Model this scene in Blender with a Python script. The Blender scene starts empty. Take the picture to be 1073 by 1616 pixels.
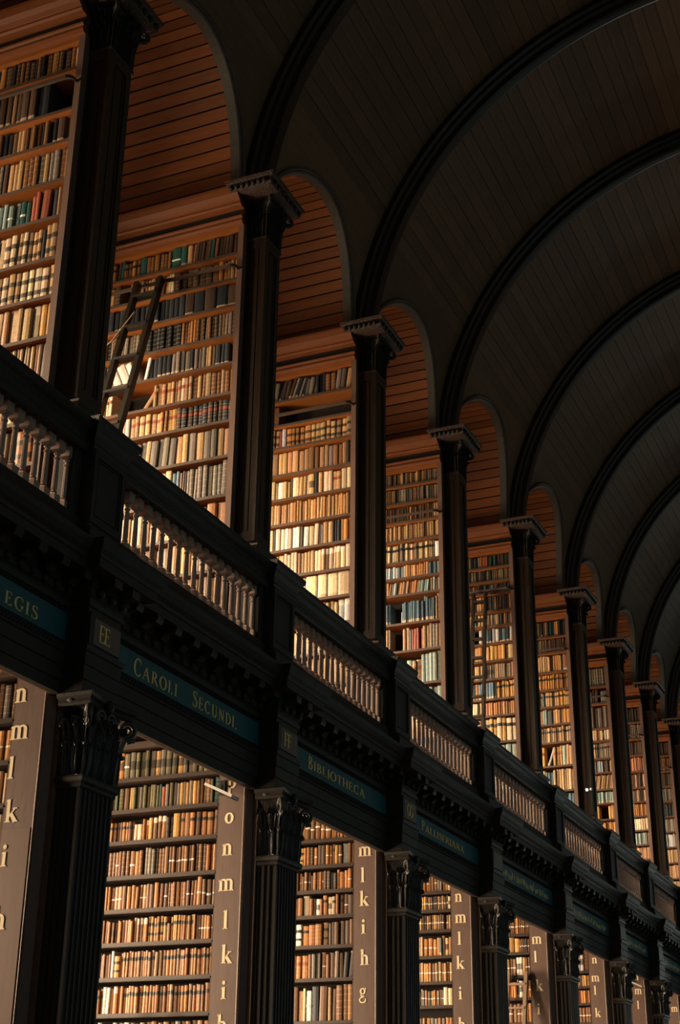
import bpy, math, random, re
from mathutils import Matrix, Vector

random.seed(7)
PI = math.pi
scene = bpy.context.scene
COL = scene.collection

# ------------------------------------------------------------------ camera
FPX, PITCH, YAW, ROLL, CAM_H = 2255.226, math.radians(24.1005), math.radians(23.707), math.radians(0.7115), 1.6
cam_data = bpy.data.cameras.new('camera')
cam = bpy.data.objects.new('camera', cam_data)
COL.objects.link(cam)
cam_data.sensor_fit = 'HORIZONTAL'
cam_data.sensor_width = 36.0
cam_data.lens = FPX / 1073.0 * 36.0
cam_data.clip_end = 200
fw = Vector((-math.sin(YAW) * math.cos(PITCH), math.cos(YAW) * math.cos(PITCH), math.sin(PITCH)))
rt = Vector((math.cos(YAW), math.sin(YAW), 0))
up = rt.cross(fw)
r2 = rt * math.cos(ROLL) + up * math.sin(ROLL)
u2 = -rt * math.sin(ROLL) + up * math.cos(ROLL)
m = Matrix((r2, u2, -fw)).transposed().to_4x4()
m.translation = Vector((0, 0, CAM_H))
cam.matrix_world = m
scene.camera = cam

# ------------------------------------------------------------------ world, exposure
world = bpy.data.worlds.new('world')
scene.world = world
world.use_nodes = True
world.node_tree.nodes['Background'].inputs[0].default_value = (0.72, 1.0, 0.98, 1)
world.node_tree.nodes['Background'].inputs[1].default_value = 0.125
scene.view_settings.view_transform = 'Standard'
scene.view_settings.look = 'None'
scene.view_settings.gamma = 1.0
scene.view_settings.exposure = 0.0
scene.view_settings.use_curve_mapping = False

# bay rhythm: offset along the hall of pier k (bays are not perfectly equal)
DYK = {-2: .144, -1: .144, 0: 0, 1: 0, 2: -.006, 3: .034, 4: .366, 5: .694, 6: .62, 7: .62, 8: .62, 9: .62}
def yk(k): return 3.05 * k + DYK[k]
KMIN, KMAX = -1, 9
WALL_X = -10.2

# daylight through the alcove windows, one window per alcove and level
UP_W, LO_W = 620.0, 400.0
def window_light(name, y, z, sy, sz, power, tilt):    # skylight falls in at a downward slant
    l = bpy.data.lights.new(name, 'AREA')
    l.shape = 'RECTANGLE'
    l.size, l.size_y = sz, sy
    l.energy = power
    l.color = (1.0, 0.75, 0.49)
    o = bpy.data.objects.new(name, l)
    o.location = (WALL_X + 0.06, y, z)
    o.rotation_euler = (0, -PI / 2 + math.radians(tilt), 0)
    l.spread = math.radians(146)
    COL.objects.link(o)
for k in range(-1, 9):
    yc = 8.23 + (yk(k) + yk(k + 1)) / 2
    window_light('gallery_daylight', yc, 7.9, .95, 2.5, UP_W, 26)
    window_light('ground_daylight', yc, 3.3, .95, 2.6, LO_W, 8)

# cool daylight from the great window in the far end wall
END_Y, END_W = 72.0, 900.0
fl = bpy.data.lights.new('far_end_daylight', 'AREA'); fl.shape = 'RECTANGLE'; fl.size, fl.size_y = 5.0, 6.0; fl.energy = END_W; fl.color = (0.92, 1.0, 0.88)
fo = bpy.data.objects.new('far_end_daylight', fl); fo.location = (-1.4, END_Y - .3, 6.5); fo.rotation_euler = (-PI / 2, 0, 0); COL.objects.link(fo)

# ------------------------------------------------------------------ materials
MATS = {}
def mat(name, col, rough=0.55, var=0.25, scale=(4, 4, 4), bump=0.0, rnd=0.0, metallic=0.0, spec=0.5, nscale=3.0):
    mt = bpy.data.materials.new(name)
    mt.use_nodes = True
    nt = mt.node_tree
    b = nt.nodes['Principled BSDF']
    b.inputs['Roughness'].default_value = rough
    b.inputs['Metallic'].default_value = metallic
    b.inputs['Specular IOR Level'].default_value = spec
    tc = nt.nodes.new('ShaderNodeTexCoord')
    mp = nt.nodes.new('ShaderNodeMapping')
    mp.inputs['Scale'].default_value = scale
    nt.links.new(tc.outputs['Object'], mp.inputs['Vector'])
    nz = nt.nodes.new('ShaderNodeTexNoise')
    nz.inputs['Scale'].default_value = nscale
    nz.inputs['Detail'].default_value = 6
    nt.links.new(mp.outputs['Vector'], nz.inputs['Vector'])
    hsv = nt.nodes.new('ShaderNodeHueSaturation')
    hsv.inputs['Color'].default_value = (*col, 1)
    ml = nt.nodes.new('ShaderNodeMath'); ml.operation = 'MULTIPLY_ADD'
    ml.inputs[1].default_value = 2 * var
    ml.inputs[2].default_value = 1 - var
    nt.links.new(nz.outputs['Fac'], ml.inputs[0])
    src = ml.outputs[0]
    if rnd:
        oi = nt.nodes.new('ShaderNodeObjectInfo')
        m2 = nt.nodes.new('ShaderNodeMath'); m2.operation = 'MULTIPLY_ADD'
        m2.inputs[1].default_value = 2 * rnd
        m2.inputs[2].default_value = 1 - rnd
        nt.links.new(oi.outputs['Random'], m2.inputs[0])
        m3 = nt.nodes.new('ShaderNodeMath'); m3.operation = 'MULTIPLY'
        nt.links.new(src, m3.inputs[0]); nt.links.new(m2.outputs[0], m3.inputs[1])
        src = m3.outputs[0]
    nt.links.new(src, hsv.inputs['Value'])
    nt.links.new(hsv.outputs['Color'], b.inputs['Base Color'])
    if bump:
        bp = nt.nodes.new('ShaderNodeBump')
        bp.inputs['Strength'].default_value = bump
        bp.inputs['Distance'].default_value = 0.02
        nt.links.new(nz.outputs['Fac'], bp.inputs['Height'])
        nt.links.new(bp.outputs['Normal'], b.inputs['Normal'])
    MATS[name] = mt
    return mt

DARK = mat('dark_oak', (0.031, 0.0265, 0.0222), 0.55, 0.35, (6, 6, 1.2), 0.15, spec=0.22)
CARVE = mat('carved_oak', (0.027, 0.0225, 0.019), 0.55, 0.35, (30, 30, 30), 0.5, spec=0.25)
VAULT = mat('vault_oak', (0.125, 0.078, 0.042), 0.6, 0.35, (8, 1, 8), 0.1, rnd=0.18)
RIB = mat('rib_oak', (0.020, 0.017, 0.015), 0.38, 0.2)
TRIM = mat('arch_oak', (0.075, 0.066, 0.055), 0.45, 0.3, (4, 4, 4))
PLANK = mat('alcove_pine', (0.25, 0.080, 0.023), 0.6, 0.4, (0.8, 10, 10), 0.12, rnd=0.33, spec=0.3)
CORN = mat('cornice_red_oak', (0.18, 0.056, 0.018), 0.5, 0.25, (1, 8, 8), 0.1, spec=0.25)
EDGE = mat('shelf_edge', (0.082, 0.052, 0.039), 0.5, 0.35, (2, 10, 10), 0.1)
EDGE2 = mat('dark_shelf_edge', (0.050, 0.029, 0.020), 0.45, 0.35, (2, 10, 10), 0.1)
UNDER = mat('shelf_pine', (0.30, 0.095, 0.018), 0.5, 0.35, (1.2, 8, 8), 0.05)
STILE = mat('gallery_stile', (0.165, 0.096, 0.072), 0.5, 0.25, (8, 8, 1.5))
PILL = mat('pillar_oak', (0.045, 0.028, 0.018), 0.5, 0.35, (8, 8, 1), 0.1, spec=0.3)
POST = mat('lettered_post', (0.135, 0.080, 0.061), 0.55, 0.25, (10, 10, 2), 0.05)
BACK = mat('case_back', (0.016, 0.011, 0.008), 0.8, 0.3)
TEAL = mat('teal_paint', (0.006, 0.080, 0.098), 0.55, 0.25, (4, 4, 4))
GOLD = mat('gold_leaf', (0.95, 0.68, 0.25), 0.45, 0.15)
CREAM = mat('cream_paint', (0.92, 0.74, 0.48), 0.6, 0.08)
BAL = mat('baluster_oak', (0.30, 0.205, 0.165), 0.22, 0.3, (8, 8, 2), spec=0.7)
LADDER = mat('ladder_wood', (0.014, 0.010, 0.006), 0.5, 0.3, (8, 8, 1))
LADDER2 = mat('pale_ladder_wood', (0.30, 0.20, 0.14), 0.5, 0.3, (8, 8, 1))
FLOOR = mat('floor_boards', (0.07, 0.04, 0.025), 0.5, 0.3, (10, 1, 1))
PLASTER = mat('wall_plaster', (0.30, 0.22, 0.16), 0.8, 0.15)
WHITE = mat('white_enamel', (0.85, 0.82, 0.76), 0.4, 0.05)
BLACK = mat('black_metal', (0.012, 0.012, 0.013), 0.4, 0.1)
PAPER = mat('white_paper', (0.92, 0.88, 0.80), 0.7, 0.05)
gm = bpy.data.materials.new('bright_glass'); gm.use_nodes = True
gb = gm.node_tree.nodes['Principled BSDF']
gb.inputs['Base Color'].default_value = (0.8, 0.85, 0.9, 1)
gb.inputs['Emission Color'].default_value = (1.0, 0.85, 0.68, 1)
gb.inputs['Emission Strength'].default_value = 1.2
lm = bpy.data.materials.new('lit_bulb'); lm.use_nodes = True
lb = lm.node_tree.nodes['Principled BSDF']
lb.inputs['Emission Color'].default_value = (0.85, 0.95, 1.0, 1)
lb.inputs['Emission Strength'].default_value = 2.0

def book_material():
    mt = bpy.data.materials.new('book_leather'); mt.use_nodes = True
    nt = mt.node_tree; b = nt.nodes['Principled BSDF']
    at = nt.nodes.new('ShaderNodeAttribute'); at.attribute_name = 'Col'
    tc = nt.nodes.new('ShaderNodeTexCoord')
    nz = nt.nodes.new('ShaderNodeTexNoise'); nz.inputs['Scale'].default_value = 34; nz.inputs['Detail'].default_value = 4
    nt.links.new(tc.outputs['Object'], nz.inputs['Vector'])
    ml = nt.nodes.new('ShaderNodeMath'); ml.operation = 'MULTIPLY_ADD'
    ml.inputs[1].default_value = 0.9; ml.inputs[2].default_value = 0.55
    nt.links.new(nz.outputs['Fac'], ml.inputs[0])
    hsv = nt.nodes.new('ShaderNodeHueSaturation')
    nt.links.new(at.outputs['Color'], hsv.inputs['Color'])
    nt.links.new(ml.outputs[0], hsv.inputs['Value'])
    nt.links.new(hsv.outputs['Color'], b.inputs['Base Color'])
    b.inputs['Roughness'].default_value = 0.5
    return mt
BOOK = book_material()

# ------------------------------------------------------------------ helpers
WL = {}                                            # world location of objects
def tag(o, label=None, cat=None, group=None, kind=None):
    if label: o['label'] = label
    if cat: o['category'] = cat
    if group: o['group'] = group
    if kind: o['kind'] = kind
    return o
def link(name, data, parent, loc, rot=None):
    o = bpy.data.objects.new(name, data)
    COL.objects.link(o)
    loc = Vector(loc)
    WL[o.name] = loc
    if parent is not None:
        o.parent = parent
        o.location = loc - WL[parent.name]
    else:
        o.location = loc
    if rot: o.rotation_euler = rot
    return o
def thing(name, loc, label=None, cat=None, group=None, kind=None):
    return tag(link(name, None, None, loc), label, cat, group, kind)

class MB:
    def __init__(s): s.v = []; s.f = []; s.m = []; s.mi = 0
    def quad(s, a, b, c, d):
        n = len(s.v); s.v += [a, b, c, d]; s.f.append((n, n + 1, n + 2, n + 3)); s.m.append(s.mi)
    def box(s, x0, x1, y0, y1, z0, z1):
        n = len(s.v)
        s.v += [(x, y, z) for z in (z0, z1) for y in (y0, y1) for x in (x0, x1)]
        for f in ((0, 2, 3, 1), (4, 5, 7, 6), (0, 1, 5, 4), (2, 6, 7, 3), (0, 4, 6, 2), (1, 3, 7, 5)):
            s.f.append(tuple(n + i for i in f)); s.m.append(s.mi)
        return s
    def hexa(s, p):                                # eight corners, order as box
        n = len(s.v); s.v += p
        for f in ((0, 2, 3, 1), (4, 5, 7, 6), (0, 1, 5, 4), (2, 6, 7, 3), (0, 4, 6, 2), (1, 3, 7, 5)):
            s.f.append(tuple(n + i for i in f)); s.m.append(s.mi)
    def rings(s, rings, close=True, cap=True):     # lists of equal-length point rings
        n0 = len(s.v); L = len(rings[0])
        for r in rings: s.v += list(r)
        for i in range(len(rings) - 1):
            for j in range(L if close else L - 1):
                a = n0 + i * L + j; b = n0 + i * L + (j + 1) % L
                s.f.append((a, b, b + L, a + L)); s.m.append(s.mi)
        if cap and close:
            s.f.append(tuple(n0 + j for j in reversed(range(L)))); s.m.append(s.mi)
            s.f.append(tuple(n0 + (len(rings) - 1) * L + j for j in range(L))); s.m.append(s.mi)
    def run_y(s, prof, y0, y1):                    # closed (x,z) profile extruded along Y
        s.rings([[(x, y0, z) for x, z in prof], [(x, y1, z) for x, z in prof]])
    def run_x(s, prof, x0, x1):                    # closed (y,z) profile extruded along X
        s.rings([[(x0, y, z) for y, z in prof], [(x1, y, z) for y, z in prof]])
    def wrap(s, prof, xb, xf, y0, y1):             # (offset,z) profile mitred round a rectangular pier
        s.rings([[(xb, y0 - o, z), (xf + o, y0 - o, z), (xf + o, y1 + o, z), (xb, y1 + o, z)] for o, z in prof])
    def wrap4(s, prof, x0, x1, y0, y1):
        s.rings([[(x0 - o, y0 - o, z), (x1 + o, y0 - o, z), (x1 + o, y1 + o, z), (x0 - o, y1 + o, z)] for o, z in prof])
    def lathe(s, prof, n=12, c=(0, 0), rot=0):
        s.rings([[(c[0] + r * math.cos(2 * PI * j / n + rot), c[1] + r * math.sin(2 * PI * j / n + rot), z) for j in range(n)] for r, z in prof])
    def mesh(s, name, mats, org=(0, 0, 0), smooth=False):
        me = bpy.data.meshes.new(name)
        ox, oy, oz = org
        me.from_pydata([(x - ox, y - oy, z - oz) for x, y, z in s.v], [], s.f)
        for mm in (mats if isinstance(mats, (list, tuple)) else [mats]): me.materials.append(mm)
        if any(s.m): me.polygons.foreach_set('material_index', s.m)
        if smooth: me.polygons.foreach_set('use_smooth', [True] * len(s.f))
        me.update()
        return me
    def build(s, name, mats, parent=None, org=None, smooth=False):
        o = org if org is not None else (WL[parent.name] if parent is not None else (0, 0, 0))
        return link(name, s.mesh(name, mats, o, smooth), parent, o)

def part_box(name, mt, parent, *b): return MB().box(*b).build(name, mt, parent)

ORD = ['zeroth', 'first', 'second', 'third', 'fourth', 'fifth', 'sixth', 'seventh', 'eighth', 'ninth', 'tenth', 'eleventh',
       'twelfth', 'thirteenth', 'fourteenth', 'fifteenth', 'sixteenth', 'seventeenth', 'eighteenth', 'nineteenth', 'twentieth']
ORD += ['twenty-' + x for x in ORD[1:10]] + ['thirtieth'] + ['thirty-' + x for x in ORD[1:10]] + ['fortieth'] + ['forty-' + x for x in ORD[1:10]]
def place_word(k): return 'out of frame before the first' if k < 0 else ORD[k + 1]

# ------------------------------------------------------------------ lettering
def _bar(x0, y0, x1, y1): return [(x0, y0), (x1, y0), (x1, y1), (x0, y1)]
def _stroke(pts, ws):
    out = []
    for i in range(len(pts) - 1):
        (ax, ay), (bx, by) = pts[i], pts[i + 1]
        wa, wb = ws[i] / 2, ws[i + 1] / 2
        dx, dy = bx - ax, by - ay; L = math.hypot(dx, dy) or 1e-6
        nx, ny = -dy / L, dx / L
        out.append([(ax - nx * wa, ay - ny * wa), (bx - nx * wb, by - ny * wb), (bx + nx * wb, by + ny * wb), (ax + nx * wa, ay + ny * wa)])
    return out
def _arc(cx, cy, rx, ry, a0, a1, tk, tn, n=14):
    pts, ws = [], []
    for i in range(n + 1):
        a = math.radians(a0 + (a1 - a0) * i / n)
        w = tn + (tk - tn) * abs(math.cos(a)) ** 1.3
        pts.append((cx + rx * math.cos(a), cy + ry * math.sin(a))); ws.append(w)
    out = []
    for i in range(n):
        q = []
        for j, sgn in ((i, -1), (i + 1, -1), (i + 1, 1), (i, 1)):
            a = math.radians(a0 + (a1 - a0) * j / n)
            q.append((cx + (rx + sgn * ws[j] / 2) * math.cos(a), cy + (ry + sgn * ws[j] / 2) * math.sin(a)))
        out.append(q)
    return out
def glyph(c):
    """polygons of a serif letter, height 1 for capitals; returns (polys, advance)"""
    T, N, S = .13, .055, .07
    P = []
    def stem(x, y0=0, y1=1, t=T, foot=True, head=True):
        P.append(_bar(x - t / 2, y0, x + t / 2, y1))
        if foot: P.append(_bar(x - t / 2 - S, y0, x + t / 2 + S, y0 + .035))
        if head: P.append(_bar(x - t / 2 - S, y1 - .035, x + t / 2 + S, y1))
    if c == 'I': stem(.16); return P, .36
    if c == 'L': stem(.16); P.append(_bar(.16, 0, .56, N)); P.append(_bar(.52, 0, .56, .2)); return P, .64
    if c in 'EF':
        stem(.16); P.append(_bar(.16, 1 - N, .56, 1)); P.append(_bar(.52, .82, .56, 1)); P.append(_bar(.16, .5, .46, .5 + N)); P.append(_bar(.43, .42, .46, .62))
        if c == 'E': P.append(_bar(.16, 0, .60, N)); P.append(_bar(.56, 0, .60, .2))
        return P, .68
    if c == 'H': stem(.16); stem(.66); P.append(_bar(.16, .48, .66, .48 + N)); return P, .84
    if c == 'T':
        stem(.36, head=False); P.append(_bar(.04, 1 - N, .68, 1)); P.append(_bar(.04, .8, .08, 1)); P.append(_bar(.64, .8, .68, 1)); return P, .74
    if c == 'A':
        P += _stroke([(.10, 0), (.40, 1)], [N, N]) + _stroke([(.38, 1), (.70, 0)], [T, T])
        P += [_bar(.2, .32, .6, .32 + N), _bar(0, 0, .22, .035), _bar(.58, 0, .84, .035)]; return P, .86
    if c == 'N':
        P += [_bar(.13, 0, .13 + N, 1), _bar(.64, 0, .64 + N, 1)] + _stroke([(.14, .98), (.68, .03)], [T, T])
        P += [_bar(.05, 0, .27, .035), _bar(.54, .965, .78, 1), _bar(.03, .965, .2, 1)]; return P, .84
    if c == 'U':
        P.append(_bar(.10, .3, .10 + T, 1)); P.append(_bar(.60, .3, .60 + N, 1)); P += _arc(.395, .3, .23, .28, 180, 360, T, N)
        P += [_bar(.03, .965, .31, 1), _bar(.52, .965, .74, 1)]; return P, .80
    if c == 'O': return _arc(.42, .5, .34, .48, 0, 360, T * 1.1, N, 28), .86
    if c in 'CG':
        P += _arc(.42, .5, .34, .48, 42, 318, T * 1.1, N, 22); P.append(_bar(.64, .70, .68, .96))
        if c == 'G': P.append(_bar(.58, .06, .70, .42)); P.append(_bar(.50, .40, .78, .44))
        else: P.append(_bar(.64, .05, .67, .25))
        return P, .80
    if c == 'D': stem(.16); P += _arc(.22, .5, .46, .475, -90, 90, T, N); return P, .80
    if c == 'P': stem(.16); P += _arc(.24, .74, .29, .24, -90, 90, T, N); P += [_bar(.16, 1 - N, .26, 1), _bar(.16, .47, .26, .47 + N)]; return P, .64
    if c == 'R':
        stem(.16); P += _arc(.24, .74, .28, .24, -90, 90, T, N); P += [_bar(.16, 1 - N, .26, 1), _bar(.16, .47, .26, .47 + N)]
        P += _stroke([(.32, .5), (.70, 0)], [T * .9, T * .9]); P.append(_bar(.60, 0, .82, .035)); return P, .78
    if c == 'B':
        stem(.16); P += _arc(.24, .755, .25, .22, -90, 90, T, N) + _arc(.24, .27, .31, .245, -90, 90, T, N); return P, .70
    if c == 'S':
        pts = [(.50, .80), (.46, .93), (.32, .97), (.17, .92), (.12, .78), (.17, .66), (.32, .54), (.47, .43), (.52, .27), (.46, .09), (.30, .03), (.15, .08), (.10, .22)]
        ws = [N, N, N, .08, T, T, T, T, T, .09, N, N, N]
        P += _stroke(pts, ws); P += [_bar(.48, .72, .52, .98), _bar(.08, .02, .12, .3)]; return P, .62
    if c == '.': return [_bar(.06, 0, .18, .12)], .26
    # bold lower-case, x-height .62, ascender 1
    B, X = .19, .62
    def st(x, y0, y1, foot=True, head=False):
        P.append(_bar(x - B / 2, y0, x + B / 2, y1))
        if foot: P.append(_bar(x - B / 2 - .07, y0, x + B / 2 + .07, y0 + .05))
        if head: P.append([(x - B / 2 - .09, y1 - .09), (x, y1 - .05), (x, y1), (x - B / 2, y1)])
    if c in 'nmh':
        st(.19, 0, 1 if c == 'h' else X, True, True)
        P += _arc(.36, X - .20, .20, .19, 0, 150, B, .08); st(.56, 0, X - .2)
        if c == 'm': P += _arc(.73, X - .20, .20, .19, 0, 150, B, .08); st(.93, 0, X - .2); return P, 1.12
        return P, .76
    if c == 'l': st(.19, 0, 1, True, True); return P, .38
    if c == 'i':
        st(.19, 0, X, True, True); P += _arc(.19, .84, .05, .05, 0, 360, .11, .11, 12); return P, .38
    if c == 'k':
        st(.19, 0, 1, True, True); P += _stroke([(.27, .26), (.60, X - .02)], [.07, .07]) + _stroke([(.36, .36), (.66, .02)], [B, B])
        P += [_bar(.46, X - .05, .72, X), _bar(.48, 0, .80, .05)]; return P, .80
    if c == 'o': return _arc(.33, .31, .22, .27, 0, 360, B, .07, 24), .66
    if c == 'p':
        st(.19, -.36, X, True, True); P += _arc(.36, .31, .22, .27, -150, 150, B, .07, 20); return P, .70
    if c == 'g':
        P += _arc(.30, .42, .17, .17, 0, 360, .13, .06, 20) + _arc(.30, -.12, .24, .17, 0, 360, .09, .07, 20)
        P += _stroke([(.20, .26), (.14, .16), (.40, .08), (.50, -.04)], [.06, .08, .1, .08]); P += _stroke([(.44, .52), (.56, .60)], [.06, .12]); return P, .66
    return [_bar(0, 0, .1, 1)], .3
GM = {}
def letter_mesh(c, facing, sx, sz, th):
    key = (c, facing, round(sx, 4), round(sz, 4))
    if key in GM: return GM[key]
    polys, adv = glyph(c)
    mb = MB()
    for q in polys:
        def p(u, v, n):
            return (n, u * sx, v * sz) if facing == 'X' else (u * sx, -n, v * sz)
        a = [p(u, v, 0.0) for u, v in q]; b = [p(u, v, th) for u, v in q]
        mb.hexa([a[0], a[1], a[3], a[2], b[0], b[1], b[3], b[2]])
    GM[key] = (mb.mesh('letter', GOLD if facing == 'X' else CREAM), adv * sx)
    return GM[key]

# ------------------------------------------------------------------ the setting: floor, outer wall, far end, added near light blocker
o = MB(); o.box(WALL_X - .4, 4.5, -10, END_Y + .2, -.1, 0); tag(o.build('floor', FLOOR), kind='structure')
o = MB()
for k in range(-1, 9):
    a, b = 8.23 + yk(k), 8.23 + yk(k + 1); c = (a + b) / 2
    for z0, z1 in ((0, 1.9), (4.7, 6.8), (9.5, 12.76)): o.box(WALL_X - .3, WALL_X, a, b, z0, z1)
    for z0, z1 in ((1.9, 4.7), (6.8, 9.5)):
        o.box(WALL_X - .3, WALL_X, a, c - .8, z0, z1); o.box(WALL_X - .3, WALL_X, c + .8, b, z0, z1)
o.box(WALL_X - .3, WALL_X, -10, 8.23 + yk(-1), 0, 12.76)
o.box(WALL_X - .3, WALL_X, 8.23 + yk(9), END_Y, 0, 12.76)
tag(o.build('wall_left', PLASTER), kind='structure')
o = MB()
for b in ((WALL_X, -3.9, 0, 15.5), (1.1, 4.5, 0, 15.5), (-3.9, 1.1, 0, 3.5), (-3.9, 1.1, 9.5, 15.5)): o.box(b[0], b[1], END_Y, END_Y + .2, b[2], b[3])
tag(o.build('wall_far', DARK), kind='structure')
w = thing('window_0', (-1.4, END_Y + .05, 3.5), kind='structure')
o = MB()
for i in range(5): o.box(-3.9 + 1.225 * i, -3.8 + 1.225 * i, END_Y - .02, END_Y + .1, 3.5, 9.5)
for i in range(5): o.box(-3.9, 1.1, END_Y, END_Y + .08, 3.5 + 1.48 * i, 3.58 + 1.48 * i)
o.build('window_frame', WHITE, w)
for i in range(4):
    for j in range(4): MB().box(-3.8 + 1.225 * i, -2.675 + 1.225 * i, END_Y + .03, END_Y + .04, 3.58 + 1.48 * j, 4.98 + 1.48 * j).build('pane', gm, w)
o = MB(); o.box(WALL_X, 4.5, -10, -9.8, 0, 15.5); tag(o.build('wall_near', DARK), kind='structure')  # unseen wall added behind the camera to darken faces turned toward it
o = MB(); o.box(WALL_X - .3, -5.72, -9.8, END_Y, 12.76, 12.86); tag(o.build('ceiling_0', DARK), kind='structure')
wn = 0
for k in range(-1, 9):
    c = 8.23 + (yk(k) + yk(k + 1)) / 2
    for z0, z1 in ((1.9, 4.7), (6.8, 9.5)):
        wn += 1
        w = thing('window_%d' % wn, (WALL_X - .1, c, z0), kind='structure')
        fr = MB()
        for y in (-.8, -.02, .74): fr.box(WALL_X - .14, WALL_X - .02, c + y, c + y + .06, z0, z1)
        for i in range(4): zz = z0 + (z1 - z0 - .06) * i / 3; fr.box(WALL_X - .13, WALL_X - .03, c - .8, c + .8, zz, zz + .05)
        fr.build('window_frame', WHITE, w)
        for i in range(3):
            for j in (0, 1):
                zz = z0 + (z1 - z0 - .06) * i / 3
                MB().box(WALL_X - .12, WALL_X - .11, c - .74 + j * .78, c - .02 + j * .76, zz + .05, zz + (z1 - z0 - .06) / 3).build('pane', gm, w)

# gallery floor slab over the lower alcoves
o = MB(); o.box(WALL_X, -5.62, -9.8, END_Y, 5.36, 5.50); tag(o.build('gallery_floor', FLOOR), kind='structure')

# ------------------------------------------------------------------ vault, alcove vaults, ribs
VC, VZ, VR = -1.40, 10.64, 4.69
SPR = 10.81
def vx(z, r=VR): return VC - math.sqrt(max(r * r - (z - VZ) ** 2, .01))
o = MB()
prev = None
for i in range(49):
    a = PI * i / 48
    row = [(VC - (VR + .12) * math.cos(a), y, VZ + (VR + .12) * math.sin(a)) for y in (-9.8, END_Y)]
    if prev and math.sin(a) > .42: o.quad(prev[0], prev[1], row[1], row[0])
    prev = row
tag(o.build('ceiling', DARK), kind='structure')
PW = 0.170
TH0 = math.asin((12.53 - VZ) / VR)
plank_meshes = {}
for k in range(-1, 9):
    a, b = 8.23 + yk(k), 8.23 + yk(k + 1)
    c, R = (a + b) / 2, (b - a) / 2 - .205
    ce = thing('ceiling_%d' % (k + 2), (VC, c, VZ), kind='structure')
    # boards of the great vault, laid along the hall
    L = round(b - a, 3)
    if L not in plank_meshes:
        plank_meshes[L] = MB().box(-(PW - .006) / 2, (PW - .006) / 2, -L / 2, L / 2, -.015, .015).mesh('plank', VAULT)
    n = int((math.radians(104) - TH0) / (PW / VR))
    for i in range(n):
        t = TH0 + PW / VR * (i + .5)
        rr = VR + .015 + random.uniform(-.004, .004)
        link('plank', plank_meshes[L], ce, (VC - rr * math.cos(t), c, VZ + rr * math.sin(t)), (0, t - PI / 2, 0))
    tend = TH0 + PW / VR * n
    far = MB(); pr_ = None
    for i in range(25):
        t = tend + (PI - tend) * i / 24
        row = [(VC - VR * math.cos(t), y, VZ + VR * math.sin(t)) for y in (a, b)]
        if pr_: far.quad(pr_[0], pr_[1], row[1], row[0])
        pr_ = row
    far.build('vault_boards_beyond', VAULT, ce)
    # curved spandrel round the alcove arch
    zt = 12.53
    web = MB(); grid = []
    for i in range(41):
        t = PI * i / 40
        iy, iz = c - R * math.cos(t), SPR + R * math.sin(t)
        dy, dz = -math.cos(t), math.sin(t)
        s1 = ((b - c) / abs(dy)) if abs(dy) > 1e-6 else 1e9
        s2 = ((zt - SPR) / dz) if dz > 1e-6 else 1e9
        s = min(s1, s2); oy, oz = c + dy * s, SPR + dz * s
        grid.append([(vx(iz + (oz - iz) * q / 4), iy + (oy - iy) * q / 4, iz + (oz - iz) * q / 4) for q in range(5)])
    for i in range(40):
        for q in range(4): web.quad(grid[i][q], grid[i][q + 1], grid[i + 1][q + 1], grid[i + 1][q])
    # fill corners of the rectangle
    for sgn in (0, 1):
        yy = a if sgn == 0 else b
        j = [g[4] for g in grid]
        cand = [i for i in range(40) if (abs(j[i][1] - yy) < 1e-6) != (abs(j[i + 1][1] - yy) < 1e-6)]
        for i in cand:
            n0 = len(web.v); web.v += [j[i], j[i + 1], (vx(zt), yy, zt)]; web.f.append((n0, n0 + 1, n0 + 2)); web.m.append(0)
    web.build('spandrel', VAULT, ce)
    # arch rim
    tr = MB(); rings = []
    for i in range(41):
        t = PI * i / 40
        def pt(r, dx): z = SPR + r * math.sin(t); return (vx(SPR + R * math.sin(t)) + dx, c - r * math.cos(t), z)
        rings.append([pt(R - .03, -.10), pt(R - .03, .005), pt(R - .012, .02), pt(R + .008, .02), pt(R + .014, .05), pt(R + .035, .05), pt(R + .045, -.10)])
    tr.rings(rings); tr.build('arch_rim', TRIM, ce)
    # pine boards of the alcove vault, laid across the hall
    nb = 30; st = PI / nb
    bk = MB(); pv = None
    for i in range(nb):
        t = (i + .5) * st
        w = 2 * R * math.tan(st / 2) - .017
        ty, tz = math.sin(t), math.cos(t)        # tangent
        ny, nz = -math.cos(t), math.sin(t)
        py, pz = c + (R + random.uniform(-.002, .004)) * ny, SPR + R * nz
        x1 = vx(pz) - .01
        pm = MB()
        def P(x, s, d): return (x, py + s * w / 2 * ty + d * ny, pz + s * w / 2 * tz + d * nz)
        pm.hexa([P(WALL_X, -1, 0), P(x1, -1, 0), P(WALL_X, 1, 0), P(x1, 1, 0), P(WALL_X, -1, .025), P(x1, -1, .025), P(WALL_X, 1, .025), P(x1, 1, .025)])
        pm.build('alcove_plank', PLANK, ce, org=((WALL_X + x1) / 2, py, pz))
        for tt in (i * st, (i + 1) * st):
            rw = [(x, c - (R + .03) * math.cos(tt), SPR + (R + .03) * math.sin(tt)) for x in (WALL_X, vx(SPR + R * math.sin(tt)) - .02)]
            if pv: bk.quad(pv[0], pv[1], rw[1], rw[0])
            pv = rw
    bk.build('vault_lining', BACK, ce)

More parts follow.
